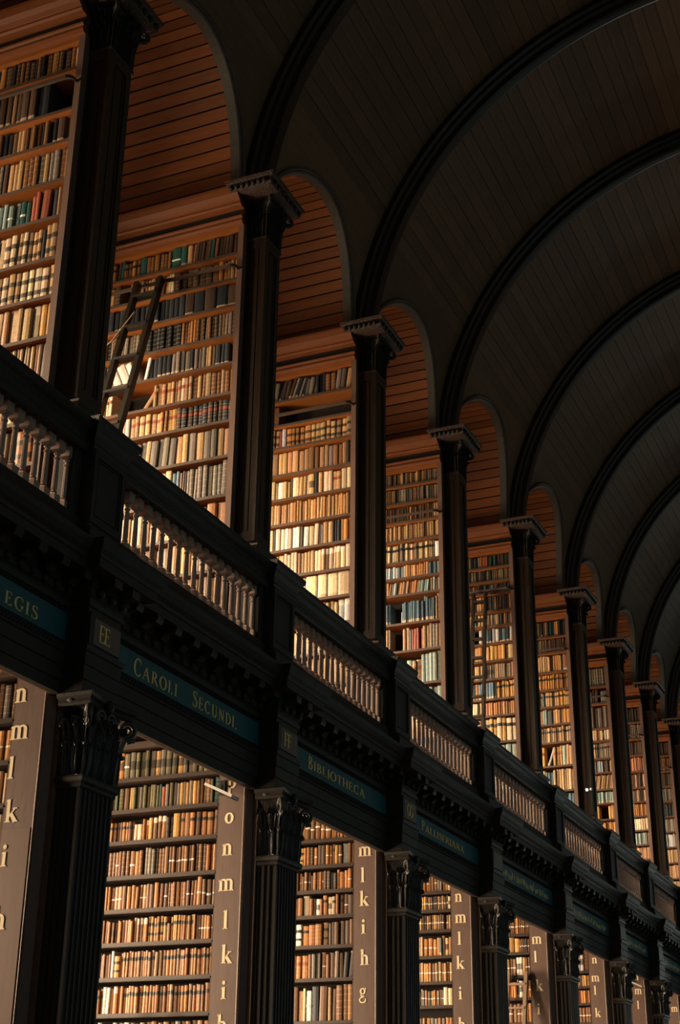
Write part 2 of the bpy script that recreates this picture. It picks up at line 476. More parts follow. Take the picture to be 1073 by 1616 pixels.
def rib_section(t, y):
    def pt(r, dy): return (VC - r * math.cos(t), y + dy, VZ + r * math.sin(t))
    pr_ = [(4.78, -.17), (4.62, -.17), (4.60, -.13), (4.56, -.12), (4.53, -.09), (4.46, -.075), (4.445, -.04), (4.445, .04), (4.46, .075), (4.53, .09), (4.56, .12), (4.60, .13), (4.62, .17), (4.78, .17)]
    return [pt(r, d) for r, d in pr_]
for k in range(-1, 10):
    o = MB(); o.rings([rib_section(math.radians(3 + 174 * i / 72), 8.23 + yk(k)) for i in range(73)])
    rb = o.build('trim_%d' % (k + 2), RIB, org=(-5.84, 8.23 + yk(k), 10.9)); tag(rb, kind='structure')
    o = MB(); o.box(WALL_X, -6.03, 8.23 + yk(k) - .2, 8.23 + yk(k) + .2, 10.70, 12.76)
    o.build('spandrel_wall', DARK, rb)

# ------------------------------------------------------------------ carved pieces shared by all capitals
def leaf_mesh(name, L, W, mt):
    mb = MB(); path = [(0, 0), (.012, .22), (.02, .45), (.05, .68), (.105, .86), (.17, .93), (.225, .90), (.24, .81)]
    wid = [.75, .95, 1, .95, .85, .62, .4, .12]
    cols = 9; idx = []
    for (px, pz), w in zip(path, wid):
        r = []
        for j in range(cols):
            u = -1 + 2 * j / (cols - 1)
            lob = 1 + .10 * math.sin(pz * 34)
            ridge = .05 * (1 - abs(u)) + .026 * math.cos(u * PI * 3.5)
            r.append((px * L + ridge * L * 1.6 + .0, u * W / 2 * w * lob, pz * L - .05 * L * abs(u) ** 2 * (1 if pz > .5 else 0)))
        idx.append(r)
    for i in range(len(idx) - 1):
        for j in range(cols - 1): mb.quad(idx[i][j], idx[i][j + 1], idx[i + 1][j + 1], idx[i + 1][j])
    return mb.mesh(name, mt)
def volute_mesh(name, R, tr, mt):
    pts = []
    for i in range(29):
        a = -PI / 2 + 3.4 * PI * i / 28; r = R * (1 - .8 * i / 28)
        pts.append((R * .2 + r * math.cos(a) + .0, r * math.sin(a)))
    pts = [(-R * 1.0, -R * 2.6), (-R * .7, -R * 1.6)] + pts
    mb = MB(); rings = []
    for i, (x, z) in enumerate(pts):
        q = pts[min(i + 1, len(pts) - 1)]; p0 = pts[max(i - 1, 0)]
        dx, dz = q[0] - p0[0], q[1] - p0[1]; L = math.hypot(dx, dz)
        nx, nz = -dz / L, dx / L
        rr = tr * (1 - .4 * i / len(pts))
        rings.append([(x + nx * rr * math.cos(a), rr * 1.5 * math.sin(a), z + nz * rr * math.cos(a)) for a in [2 * PI * j / 6 for j in range(6)]])
    mb.rings(rings); return mb.mesh(name, mt, smooth=True)
LEAFM = mat('polished_carving', (0.038, 0.034, 0.030), 0.38, 0.3, (20, 20, 20), 0.3, spec=0.6)
ABACUS = mat('abacus_oak', (0.055, 0.032, 0.023), 0.5, 0.4, (22, 22, 22), 0.8, spec=0.3)
LEAF_LO = leaf_mesh('acanthus_leaf', .25, .135, LEAFM)
LEAF_HI = leaf_mesh('acanthus_leaf', .42, .14, LEAFM)
VOL_LO = volute_mesh('volute', .066, .018, LEAFM)
LEAF_U = leaf_mesh('acanthus_leaf', .27, .11, CARVE)
LEAF_U2 = leaf_mesh('acanthus_leaf', .43, .12, CARVE)
VOL_U = volute_mesh('volute', .055, .014, CARVE)
eg = MB(); eg.lathe([(.004, -.034), (.020, -.026), (.030, -.008), (.030, .012), (.020, .028), (.004, .034)], 8)
EGG = eg.mesh('egg', CARVE, smooth=True)
ro = MB(); ro.lathe([(.012, -.02), (.035, -.012), (.045, .0), (.03, .012), (.012, .02)], 10)
ROSE = ro.mesh('rosette', CARVE, smooth=True)

SIGNS = {-1: 'REGIS', 0: 'CAROLI SECUNDI', 1: 'BIBLIOTHECA', 2: 'PALLISERIANA'}
def between(k):
    a = SIGNS.get(k - 1); b = SIGNS.get(k)
    if a and b: return 'between the %s and %s signs' % (a, b)
    if b: return 'before the %s sign' % b
    if a: return 'just past the %s sign' % a
    return '%s from the left' % ORD[k + 1]

# ------------------------------------------------------------------ lower pilasters
def pilaster(k):
    dy = yk(k); X0, XF, Y0, Y1 = -5.62, -5.43, 8.06 + dy, 8.48 + dy
    t = thing('fluted_pilaster', (-5.5, 8.27 + dy, 0), 'dark fluted wooden pilaster with leafy capital ' + between(k), 'pilaster', 'fluted pilasters along the ground floor')
    # fluted shaft outline
    pts = []
    def flutes(p0, p1, n, nx, ny):
        L = math.hypot(p1[0] - p0[0], p1[1] - p0[1]); ux, uy = (p1[0] - p0[0]) / L, (p1[1] - p0[1]) / L
        m_ = .016; pitch = (L - 2 * m_) / n; r = pitch * .36
        pts.append(p0)
        for i in range(n):
            cc = m_ + pitch * (i + .5)
            for j in range(6):
                a = PI * j / 5
                s = cc - r * math.cos(a); d = r * math.sin(a)
                pts.append((p0[0] + ux * s - nx * d, p0[1] + uy * s - ny * d))
    flutes((X0, Y0), (XF, Y0), 3, 0, -1); flutes((XF, Y0), (XF, Y1), 7, 1, 0); flutes((XF, Y1), (X0, Y1), 3, 0, 1); pts.append((X0, Y1))
    mb = MB(); mb.rings([[(x, y, .45) for x, y in pts], [(x, y, 3.83) for x, y in pts]]); mb.build('shaft', DARK, t)
    mb = MB(); mb.wrap([(.0, 3.82), (.012, 3.83), (.012, 3.85), (.03, 3.865), (.035, 3.89), (.028, 3.905), (.0, 3.912)], X0, XF, Y0, Y1); mb.build('necking', DARK, t)
    mb = MB(); mb.wrap([(.07, 0), (.07, .2), (.05, .22), (.06, .28), (.03, .32), (.03, .38), (.0, .46)], X0, XF, Y0, Y1); mb.build('base', DARK, t)
    mb = MB(); mb.wrap([(-.03, 3.90), (-.03, 4.2), (-.015, 4.33), (.015, 4.40)], X0, XF, Y0, Y1); cp = mb.build('capital', CARVE, t)
    # abacus with hollowed front
    ab = MB(); rings = []
    for o_, z in ((.060, 4.385), (.075, 4.40), (.070, 4.425), (.095, 4.44), (.10, 4.465), (.085, 4.475)):
        rg = [(X0, Y0 - o_, z)]
        for i in range(9):
            u = i / 8; hol = .045 * math.sin(PI * u)
            rg.append((XF + o_ - hol, Y0 - o_ + (Y1 - Y0 + 2 * o_) * u, z))
        rg.append((X0, Y1 + o_, z)); rings.append(rg)
    ab.rings(rings); ab.build('abacus', DARK, t)
    for i in range(4): link('acanthus_leaf', LEAF_LO, cp, (XF - .012, Y0 + .04 + (Y1 - Y0 - .08) * i / 3, 3.91))
    for i in range(3): link('acanthus_leaf', LEAF_HI, cp, (XF - .015, Y0 + .09 + (Y1 - Y0 - .18) * i / 2, 3.91))
    for i in range(2):
        link('acanthus_leaf', LEAF_LO, cp, (X0 + .06 + .1 * i, Y0 + .012, 3.91), (0, 0, -PI / 2))
        link('acanthus_leaf', LEAF_LO, cp, (X0 + .06 + .1 * i, Y1 - .012, 3.91), (0, 0, PI / 2))
    for i in range(2): link('acanthus_leaf', LEAF_HI, cp, (X0 + .05 + .11 * i, Y0 + .015, 3.91), (0, 0, -PI / 2))
    for sy, yy in ((-1, Y0), (1, Y1)):
        link('acanthus_leaf', LEAF_HI, cp, (XF - .02, yy - sy * .015, 3.90), (0, 0, sy * PI / 4))
        link('acanthus_leaf', LEAF_LO, cp, (XF - .02, yy - sy * .015, 3.91), (0, 0, sy * PI / 4))
        link('volute', VOL_LO, cp, (XF + .035, yy + sy * .035, 4.325), (0, 0, sy * PI / 4))
        link('volute', VOL_LO, cp, (XF + .02, (Y0 + Y1) / 2 + sy * .05, 4.34), (0, 0, sy * PI / 2))
    link('rosette', ROSE, cp, (XF + .06, (Y0 + Y1) / 2, 4.43), (0, PI / 2, 0))
    link('rosette', ROSE, cp, (X0 + .10, Y0 - .06, 4.43), (PI / 2, 0, 0))

# entablature profile: (offset from the frieze face, z)
ARCH = [(0.0, 4.475), (.0, 4.56), (.012, 4.565), (.012, 4.66), (.024, 4.665), (.024, 4.755), (.04, 4.765), (.05, 4.80), (.0, 4.805)]
CORNICE = [(.0, 5.09), (.02, 5.10), (.028, 5.13), (.012, 5.14), (.012, 5.16), (.035, 5.175), (.04, 5.225), (.055, 5.23), (.055, 5.30), (.25, 5.305), (.25, 5.37), (.262, 5.375),
           (.27, 5.40), (.30, 5.425), (.325, 5.46), (.33, 5.49), (.33, 5.50)]
PLATES = {0: 'EE', 1: 'FF', 2: 'GG'}
def block(k):
    dy = yk(k); XB, XF, Y0, Y1 = -5.75, -5.43, 7.98 + dy, 8.41 + dy
    t = thing('entablature_block', (-5.5, 8.2 + dy, 4.475), 'dark projecting entablature block over the pilaster ' + between(k), 'entablature', 'entablature blocks over the pilasters')
    mb = MB(); mb.wrap([(o_ * .8, z) for o_, z in ARCH] + [(0, 5.09)], XB, XF, Y0, Y1); mb.build('architrave', DARK, t)
    mb = MB(); mb.wrap([(o_ * .72, z) for o_, z in CORNICE], XB, XF, Y0, Y1); mb.build('cornice', DARK, t)
    pl = MB(); pl.box(XF, XF + .012, Y0 + .075, Y1 - .01, 4.835, 5.03); p = pl.build('initial_plate', POST, t)
    fr = MB()
    for b in ((Y0 + .01, Y0 + .06, 4.82, 5.06), ): fr.box(XF, XF + .018, *b)
    fr.build('plate_frame', DARK, t)
    s = PLATES.get(k)
    if s:
        y = Y0 + .13
        for c_ in s:
            me, adv = letter_mesh(c_, 'X', .125, .125, .006); link('letter', me, p, (XF + .012, y, 4.872)); y += adv * .82
    for i in range(3): link('egg', EGG, t, (XF + .045, Y0 + .07 + .145 * i, 5.20))
    for i in range(2): MB().box(XF + .03, XF + .17, Y0 + .05 + i * .24, Y0 + .15 + i * .24, 5.235, 5.30).build('modillion', CARVE, t)

def bump_run(mb, x, y0, y1, z, pitch, r):
    n = int((y1 - y0) / pitch)
    for i in range(n):
        y = y0 + (i + .5) * (y1 - y0) / n
        mb.rings([[(x, y - r, z), (x, y, z + r), (x, y + r, z), (x, y, z - r)], [(x + r * .8, y - r * .4, z), (x + r * .8, y, z + r * .4), (x + r * .8, y + r * .4, z), (x + r * .8, y, z - r * .4)]])
mo = MB(); mo.rings([[(x, y, z) for x, z in ((0, 0), (0, -.075), (.06, -.085), (.10, -.05), (.15, -.045), (.185, -.06), (.20, -.03), (.20, 0))] for y in (-.045, .045)])
MODILLION = mo.mesh('modillion', CARVE)

def entablature(k):
    y0, y1 = 8.41 + yk(k), 7.98 + yk(k + 1); XF = -5.61
    nm = SIGNS.get(k); where = ('above and below the %s sign' % nm) if nm else ('of the %s ground floor bay from the left' % ORD[k + 2])
    t = thing('entablature', (-5.65, (y0 + y1) / 2, 4.475), 'dark carved cornice and lintel ' + where, 'entablature', 'entablature runs between pilasters')
    mb = MB(); mb.run_y([(-5.665, 4.475)] + [(XF + o_, z) for o_, z in ARCH] + [(XF, 5.09), (-5.665, 5.09)], y0, y1); mb.build('architrave', DARK, t)
    mb = MB(); mb.run_y([(-5.74, 5.09)] + [(XF + o_, z) for o_, z in CORNICE] + [(-5.74, 5.50)], y0, y1); mb.build('cornice', DARK, t)
    mb = MB(); mb.box(-5.69, -5.66, y0, y1, 4.482, 4.52); mb.build('lit_lintel_edge', STILE, t)  # lit inner edge of the lintel, put into the colour as a paler strip
    mb = MB()
    for z, r in ((5.075, .016), (4.83, .014), (4.785, .014)): bump_run(mb, XF + .005 + (.045 if z < 4.8 else 0), y0, y1, z, .042, r)
    tag(mb.build('carved_moulding', CARVE, t), kind='stuff')
    n = 9
    for i in range(n): link('modillion', MODILLION, t, (XF + .05, y0 + (y1 - y0) * (i + .5) / n, 5.302))
    ne = 17
    for i in range(ne): link('egg', EGG, t, (XF + .042, y0 + (y1 - y0) * (i + .5) / ne, 5.20))

def sign(k):
    y0, y1 = 8.41 + yk(k), 7.98 + yk(k + 1); X = -5.61
    nm = SIGNS.get(k)
    lab = ('teal name board with gold letters reading ' + nm) if nm else 'teal name board with faint gold lettering, %s sign from the left' % ORD[k + 2]
    t = thing('name_board', (X, (y0 + y1) / 2, 4.85), lab, 'sign', 'teal name boards along the frieze')
    MB().box(X, X + .012, y0 + .01, y1 - .01, 4.853, 5.055).build('board', TEAL, t)
    def put(s, y, z, sx, sz, tr=0):
        for c_ in s:
            if c_ == ' ': y += .6 * sx; continue
            me, adv = letter_mesh(c_, 'X', sx, sz, .006); link('letter', me, t, (X + .012, y, z)); y += adv + tr
        return y
    if k == 0:
        y = put('C', 8.885, 4.880, .145, .140); y = put('AROLI', y + .012, 4.884, .137, .104, .016)
        y = put('S', 9.80, 4.884, .15, .135); put('ECUNDI.', y + .012, 4.888, .130, .104, .017)
    elif k == 1:
        y = put('B', 12.06, 4.893, .165, .130); put('IBLIOTHECA', y + .008, 4.903, .180, .090, .006)
    elif k == 2:
        y = put('P', 15.13, 4.905, .16, .115); put('ALLISERIANA', y + .01, 4.903, .181, .08)
    elif k == -1:
        y = put('R', 7.09, 4.885, .12, .13); put('EGIS', 7.235, 4.884, .138, .096, .016)
    else:                                          # too far away to read: faint strokes of gold
        rr = random.Random(k)
        y = y0 + .42
        while y < y1 - .25:
            h = rr.uniform(.05, .09); z = 4.90 + rr.uniform(-.01, .02)
            MB().box(X + .012, X + .016, y, y + rr.uniform(.014, .035), z, z + h).build('letter', GOLD, t)
            y += rr.uniform(.05, .10)

# ------------------------------------------------------------------ balustrade and pedestals
bl = MB()
bl.wrap4([(.036, 0), (.036, .085), (.030, .095)], 0, 0, 0, 0)
BPROF = [(.030, .092), (.020, .105), (.027, .113), (.019, .126), (.0225, .14), (.0215, .25), (.0185, .372), (.025, .378), (.025, .388), (.017, .394), (.017, .407), (.025, .413), (.027, .422), (.02, .43)]
bl.lathe(BPROF, 8, rot=PI / 8)
bl.wrap4([(.024, .428), (.040, .445), (.040, .52), (.034, .53)], 0, 0, 0, 0)
BALM = bl.mesh('baluster', BAL)
def balustrade(k):
    y0, y1 = 8.42 + yk(k), 7.96 + yk(k + 1)
    lab = 'dark gallery balustrade with turned balusters ' + (('above the %s sign' % SIGNS[k]) if k in SIGNS else '%s bay from the left' % ORD[k + 2])
    t = thing('balustrade', (-5.65, (y0 + y1) / 2, 5.5), lab, 'balustrade', 'gallery balustrades')
    mb = MB(); mb.run_y([(x, z) for x, z in ((-5.76, 6.33), (-5.74, 6.325), (-5.56, 6.325), (-5.545, 6.34), (-5.545, 6.38), (-5.56, 6.40), (-5.555, 6.45), (-5.53, 6.48), (-5.50, 6.50), (-5.48, 6.52), (-5.48, 6.555), (-5.52, 6.565), (-5.78, 6.565), (-5.80, 6.55), (-5.80, 6.52), (-5.77, 6.48), (-5.75, 6.40))], y0, y1)
    mb.build('top_rail', CARVE, t)
    mb = MB(); mb.run_y([(-5.78, 5.50), (-5.50, 5.50), (-5.50, 5.60), (-5.52, 5.63), (-5.53, 5.70), (-5.55, 5.73), (-5.57, 5.80), (-5.73, 5.80), (-5.76, 5.73)], y0, y1)
    mb.build('bottom_rail', DARK, t)
    n = 17
    for i in range(n): link('baluster', BALM, t, (-5.65, y0 + .10 + .19 + (y1 - y0 - .39) * i / (n - 1), 5.798))
    for yy in (y0, y1 - .10): MB().box(-5.71, -5.59, yy, yy + .10, 5.80, 6.33).build('half_post', DARK, t)

def pedestal(k):
    dy = yk(k); X0, XF, Y0, Y1 = -5.80, -5.50, 7.965 + dy, 8.42 + dy
    t = thing('pedestal', (-5.6, 8.2 + dy, 5.5), 'dark panelled balustrade pedestal above the pilaster ' + between(k), 'pedestal', 'balustrade pedestals')
    mb = MB(); mb.wrap4([(.0, 5.70), (.0, 6.38)], X0, XF, Y0, Y1); mb.build('die', DARK, t)
    mb = MB(); mb.wrap4([(.13, 5.50), (.13, 5.56), (.105, 5.575), (.10, 5.66), (.09, 5.69), (.06, 5.715), (.04, 5.73), (.0, 5.745)], X0, XF, Y0, Y1); mb.build('base', DARK, t)
    mb = MB(); mb.wrap4([(.0, 6.355), (.015, 6.37), (.01, 6.39), (.02, 6.44), (.045, 6.475), (.05, 6.50), (.078, 6.53), (.085, 6.57), (.07, 6.585)], X0, XF, Y0, Y1); mb.build('cap', CARVE, t)
    fr = MB(); x = XF
    for a in ((Y0 + .01, Y0 + .06, 5.76, 6.35), (Y1 - .06, Y1 - .01, 5.76, 6.35), (Y0 + .06, Y1 - .06, 6.29, 6.35), (Y0 + .06, Y1 - .06, 5.76, 5.82)): fr.box(x, x + .014, *a)
    for a in ((Y0 + .075, Y0 + .083, 5.835, 6.275), (Y1 - .083, Y1 - .075, 5.835, 6.275), (Y0 + .075, Y1 - .075, 6.268, 6.275), (Y0 + .075, Y1 - .075, 5.835, 5.842)): fr.box(x, x + .008, *a)
    fr.build('panel_frame', DARK, t)

# ------------------------------------------------------------------ gallery pillars
def pillar(k):
    dy = yk(k); X0, XF, Y0, Y1 = -6.02, -5.78, 8.072 + dy, 8.40 + dy
    t = thing('gallery_pillar', (-5.88, 8.23 + dy, 5.5), 'tall dark panelled gallery pillar with carved capital, %s from the left' % ORD[max(k, 0) + 1] if k >= 0 else 'tall dark panelled gallery pillar left of the picture', 'pillar', 'gallery pillars')
    mb = MB(); mb.wrap4([(.0, 6.80), (.0, 10.360)], X0, XF, Y0, Y1); mb.build('shaft', PILL, t)
    mb = MB(); mb.wrap4([(.05, 5.50), (.05, 6.60), (.035, 6.62), (.035, 6.66), (.06, 6.70), (.075, 6.73), (.06, 6.755), (.065, 6.775), (.09, 6.80), (.09, 6.82), (.03, 6.845), (.0, 6.87)], X0, XF, Y0, Y1); mb.build('base', PILL, t)
    st = MB()
    for (a, b) in ((Y0, Y0 + .07), (Y1 - .07, Y1)): st.box(XF, XF + .016, a, b, 6.88, 10.320)
    st.box(XF, XF + .016, Y0 + .07, Y1 - .07, 6.88, 6.98); st.box(XF, XF + .016, Y0 + .07, Y1 - .07, 10.220, 10.320)
    for a in (Y0 + .095, Y1 - .107): st.box(XF, XF + .01, a, a + .012, 7.0, 10.200)
    for (a, b) in ((X0, X0 + .05), (XF - .05, XF + .016)): st.box(a, b, Y0 - .014, Y0, 6.88, 10.320)
    st.box(X0 + .05, XF - .05, Y0 - .014, Y0, 6.88, 6.98); st.box(X0 + .05, XF - .05, Y0 - .014, Y0, 10.220, 10.320)
    for a in (X0 + .07, XF - .08): st.box(a, a + .012, Y0 - .008, Y0, 7.0, 10.200)
    st.build('panel_frame', PILL, t)
    mb = MB(); mb.wrap4([(.02, 10.315), (.025, 10.335), (.02, 10.355)], X0, XF, Y0, Y1); mb.build('necking', PILL, t)
    mb = MB(); mb.wrap4([(-.01, 10.350), (-.005, 10.550), (.03, 10.720), (.07, 10.830)], X0, XF, Y0, Y1); cp = mb.build('capital', CARVE, t)
    mb = MB(); mb.wrap4([(.10, 10.790), (.15, 10.80), (.165, 10.82), (.16, 10.86), (.19, 10.89), (.20, 10.92), (.18, 10.93)], X0 + .10, XF + .03, Y0 - .125, Y1 - .06); ab = mb.build('abacus', ABACUS, t)
    nb = 7
    for i in range(nb): link('egg', EGG, ab, (X0 - .03 + (XF - X0 + .15) * i / (nb - 1), Y0 - .29, 10.84), (0, 0.3, 0))
    for i in range(nb): link('egg', EGG, ab, (XF + .195, Y0 - .20 + (Y1 - Y0 + .26) * i / (nb - 1), 10.84), (0.3, 0, 0))
    for i in range(3): link('acanthus_leaf', LEAF_U, cp, (XF - .01, Y0 + .05 + (Y1 - Y0 - .1) * i / 2, 10.360))
    for i in range(2): link('acanthus_leaf', LEAF_U2, cp, (XF - .01, Y0 + .11 + (Y1 - Y0 - .22) * i, 10.360))
    for i in range(3): link('acanthus_leaf', LEAF_U, cp, (X0 + .05 + (XF - X0 - .1) * i / 2, Y0 + .01, 10.360), (0, 0, -PI / 2))
    for i in range(2): link('acanthus_leaf', LEAF_U2, cp, (X0 + .09 + (XF - X0 - .18) * i, Y0 + .01, 10.360), (0, 0, -PI / 2))
    for i in range(2): link('acanthus_leaf', LEAF_U, cp, (X0 + .07 + (XF - X0 - .14) * i, Y1 - .01, 10.360), (0, 0, PI / 2))
    for sy, yy in ((-1, Y0), (1, Y1)):
        link('acanthus_leaf', LEAF_U2, cp, (XF - .02, yy - sy * .02, 10.350), (0, 0, sy * PI / 4))
        link('volute', VOL_U, cp, (XF + .06, yy + sy * .06, 10.765), (0, 0, sy * PI / 4))
    link('volute', VOL_U, cp, (X0 - .05, Y0 - .06, 10.765), (0, 0, -PI * 3 / 4))

# ------------------------------------------------------------------ books
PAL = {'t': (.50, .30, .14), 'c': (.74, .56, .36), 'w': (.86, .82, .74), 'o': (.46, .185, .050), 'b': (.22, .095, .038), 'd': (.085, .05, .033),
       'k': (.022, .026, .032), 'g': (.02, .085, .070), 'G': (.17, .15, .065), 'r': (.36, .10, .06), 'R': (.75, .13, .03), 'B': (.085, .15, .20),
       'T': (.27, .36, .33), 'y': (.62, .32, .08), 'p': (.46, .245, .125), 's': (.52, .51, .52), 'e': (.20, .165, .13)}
CW = {'t': 'tan leather', 'c': 'cream vellum', 'w': 'white', 'o': 'orange-brown leather', 'b': 'brown leather', 'd': 'dark brown', 'k': 'black',
      'g': 'dark green', 'G': 'olive green', 'r': 'dull red', 'R': 'bright red', 'B': 'slate blue', 'T': 'pale grey-green', 'y': 'yellow-brown',
      'p': 'pinkish brown', 's': 'grey', 'e': 'grey-brown'}
def mul(c, f): return tuple(min(1, x * f) for x in c)
def mixc(a, b, t): return tuple(x + (y - x) * t for x, y in zip(a, b))
def spine(col, st, rng):
    """list of (z0, z1, colour, bulge) from the tail to the head of the spine"""
    cap = mul(col, .7); gilt = mixc(col, (.62, .42, .18), .45)
    dk = (.022, .02, .018); marks = []
    if st == '1':
        for z in (.18, .36, .54, .72, .88): marks.append((z, z + .022, gilt, .10))
    elif st == '2': marks += [(.64, .78, dk, 0)]
    elif st == '3': marks += [(.26, .36, dk, 0), (.62, .76, dk, 0)]
    elif st == '4':
        for z in (.16, .34, .48): marks.append((z, z + .022, mixc(col, (.6, .45, .3), .5), .08))
        marks += [(.58, .72, (.30, .075, .035), 0), (.80, .825, mixc(col, (.6, .45, .3), .5), .08)]
    elif st == '5': marks += [(.0, .17, (.60, .42, .26), 0)]
    elif st == '6': marks += [(.44, .50, (.92, .88, .80), .14)]
    elif st == '7': marks += [(.20, .34, mixc(dk, col, .12), 0), (.60, .74, mixc(dk, col, .12), 0)]
    elif st == '8': marks += [(.74, .97, (.85, .72, .56), 0)]
    elif st == '9': marks += [(.34, .66, mixc(dk, col, .2), 0)]  # dark middle band; also paints the shadow across the olive row
    seg = []; z = 0.0
    if st != '5': seg.append((0, .03, cap, 0)); z = .03
    for a, b, c_, bu in marks:
        if a > z: seg.append((z, a, col, 0))
        seg.append((max(a, z), b, c_, bu)); z = b
    seg.append((z, .97, col, 0)); seg.append((.97, 1, cap, 0))
    return seg
def book_geo(w, d, h, col, st, rng):
    """a bound volume: rounded banded spine towards -Y, boards, pages set back at the head"""
    V, F, C = [], [], []
    arc = [(-.5, .5), (-.36, .14), (0, 0), (.36, .14), (.5, .5)]
    dep = min(w * .5, .020)
    seg = spine(col, st, rng)
    for a, b, c_, bu in seg:
        n = len(V); e = bu * .02
        for z in (a, b):
            for x, y in arc: V.append((x * w * (1 + e), y * dep - e * .25, z * h))
        for j in range(4): F.append((n + j, n + j + 1, n + j + 6, n + j + 5)); C.append(c_)
    n = len(V); y0 = .5 * dep
    V += [(-w / 2, y0, 0), (w / 2, y0, 0), (w / 2, d, 0), (-w / 2, d, 0), (-w / 2, y0, h), (w / 2, y0, h), (w / 2, d, h), (-w / 2, d, h)]
    bc = mul(col, .85); pg = (.52, .43, .30)
    for f, c_ in (((0, 3, 2, 1), pg), ((4, 5, 6, 7), pg), ((0, 4, 7, 3), bc), ((1, 2, 6, 5), bc), ((3, 7, 6, 2), pg)):
        F.append(tuple(n + i for i in f)); C.append(c_)
    for zz, cc, fl in ((0, bc, 1), (h, bc, 0)):    # caps that close the curve of the spine
        m_ = len(V)
        V += [(x * w, y * dep, zz) for x, y in arc]
        F.append(tuple(m_ + j for j in (range(5) if not fl else reversed(range(5))))); C.append(cc)
    return V, F, C
def colour_mesh(name, V, F, C):
    me = bpy.data.meshes.new(name); me.from_pydata(V, [], F); me.materials.append(BOOK)
    at = me.color_attributes.new('Col', 'FLOAT_COLOR', 'CORNER')
    buf = []
    for f, c_ in zip(F, C): buf += [c_[0], c_[1], c_[2], 1.0] * len(f)
    at.data.foreach_set('color', buf); me.update()
    return me
REST = [[], [], []]
TOK = re.compile(r'(\d+)([a-zA-Z]|_)(?:\[(\w+)\])?(\d*)(?:h(\d+))?(?:w([\d.]+))?(?:l(-?\d+))?$')
STATS = {'book': 0}
def parse(spec):
    out = []
    for tk in spec.split():
        m_ = TOK.match(tk)
        n, c0, cs, st, h, w, ln = m_.groups()
        for i in range(int(n)): out.append((c0, cs, st or '0', int(h or 86), float(w or 1), int(ln or 0)))
    return out
def book_row(spec, XL, XR, y, z, gap, rng, indiv, where, group, fill_to=None, recess=.05):
    """stand a row of volumes on a shelf whose top is z, between XL and XR"""
    items = parse(spec)
    tot = sum(i[4] * rng.uniform(.99, 1.01) for i in items)
    ws = []
    for it in items:
        j = rng.uniform(.78, 1.25) if it[0] != '_' else 1
        ws.append(it[4] * j)
    f = (XR - XL) / sum(ws)
    if fill_to is not None and fill_to < XL:                    # books deeper in the alcove
        base = [i for i in items if i[0] != '_'] or [('b', None, '0', 84, 1, 0)]
        x = XL
        while x > fill_to + .05:
            it = rng.choice(base); w = max(.018, it[4] * f * rng.uniform(.8, 1.2)); x -= w
            add_book(it, x + w / 2, w, y, z, gap, rng, False, None, None, recess)
    x = XL; num = len([i for i in items if i[0] != '_'])
    for it, wr in zip(items, ws):
        w = wr * f
        if it[0] != '_':
            lab = None
            if indiv:
                lab = '%s from right, %s' % (ORD[num], where); num -= 1
            add_book(it, x + w / 2, w, y, z, gap, rng, indiv, lab, group, recess)
        x += w
def add_book(it, xc, w, y, z, gap, rng, indiv, lab, group, recess):
    c0, cs, st, h, wr, ln = it
    lift_h = 5 if z > 5.5 else 0
    code = rng.choice(cs) if cs else c0
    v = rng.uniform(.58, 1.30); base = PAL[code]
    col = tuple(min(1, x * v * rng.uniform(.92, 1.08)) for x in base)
    hh = min(gap * .975, gap * (h + lift_h) / 100 * rng.uniform(.945, 1.03)); s = rng.choice(st)
    d = .20; yy = y + recess + rng.uniform(-.010, .016)
    ang = math.radians(ln if ln else (rng.uniform(.8, 2.0) if rng.random() < .12 else 0))
    w2 = (w * .955 if not ln else w * .955 * math.cos(ang)) - (0 if ln else hh * .5 * math.sin(ang))
    w2 = max(w2, .012)
    if abs(ang) > .05: hh = min(hh, (gap * .96 - w2 * abs(math.sin(ang))) / math.cos(ang))
    lift = w2 / 2 * abs(math.sin(ang))
    BOOKS.append((indiv and in_view(xc, yy, z + hh / 2), w2 * hh / (xc * xc + yy * yy + (z - CAM_H) ** 2), xc, yy, z + lift, ang, w2, d, hh, col, code, s, lab, group, rng.uniform(.36, .56)))
BOOKS = []
def in_view(x, y, z):
    """is this spot of a shelf open to a visitor standing at the camera"""
    p = Vector((x, y, z - CAM_H)); d_ = p.dot(fw)
    px, py = 536.5 + FPX * p.dot(r2) / d_, 808 - FPX * p.dot(u2) / d_
    if not (4 < px < 1069 and 4 < py < 1612): return False
    kk = 1 if y > 9 else 0
    if y > 12.5: kk = 2
    f1 = 5.705 / -x; f2 = 5.45 / -x; f3 = 5.66 / -x
    if z > 5.5: return y * f1 > 8.28 + yk(kk - 1) and CAM_H + (z - CAM_H) * f2 > 6.60
    return y * f2 > 8.50 + yk(kk - 1) and CAM_H + (z - CAM_H) * f3 < 4.50
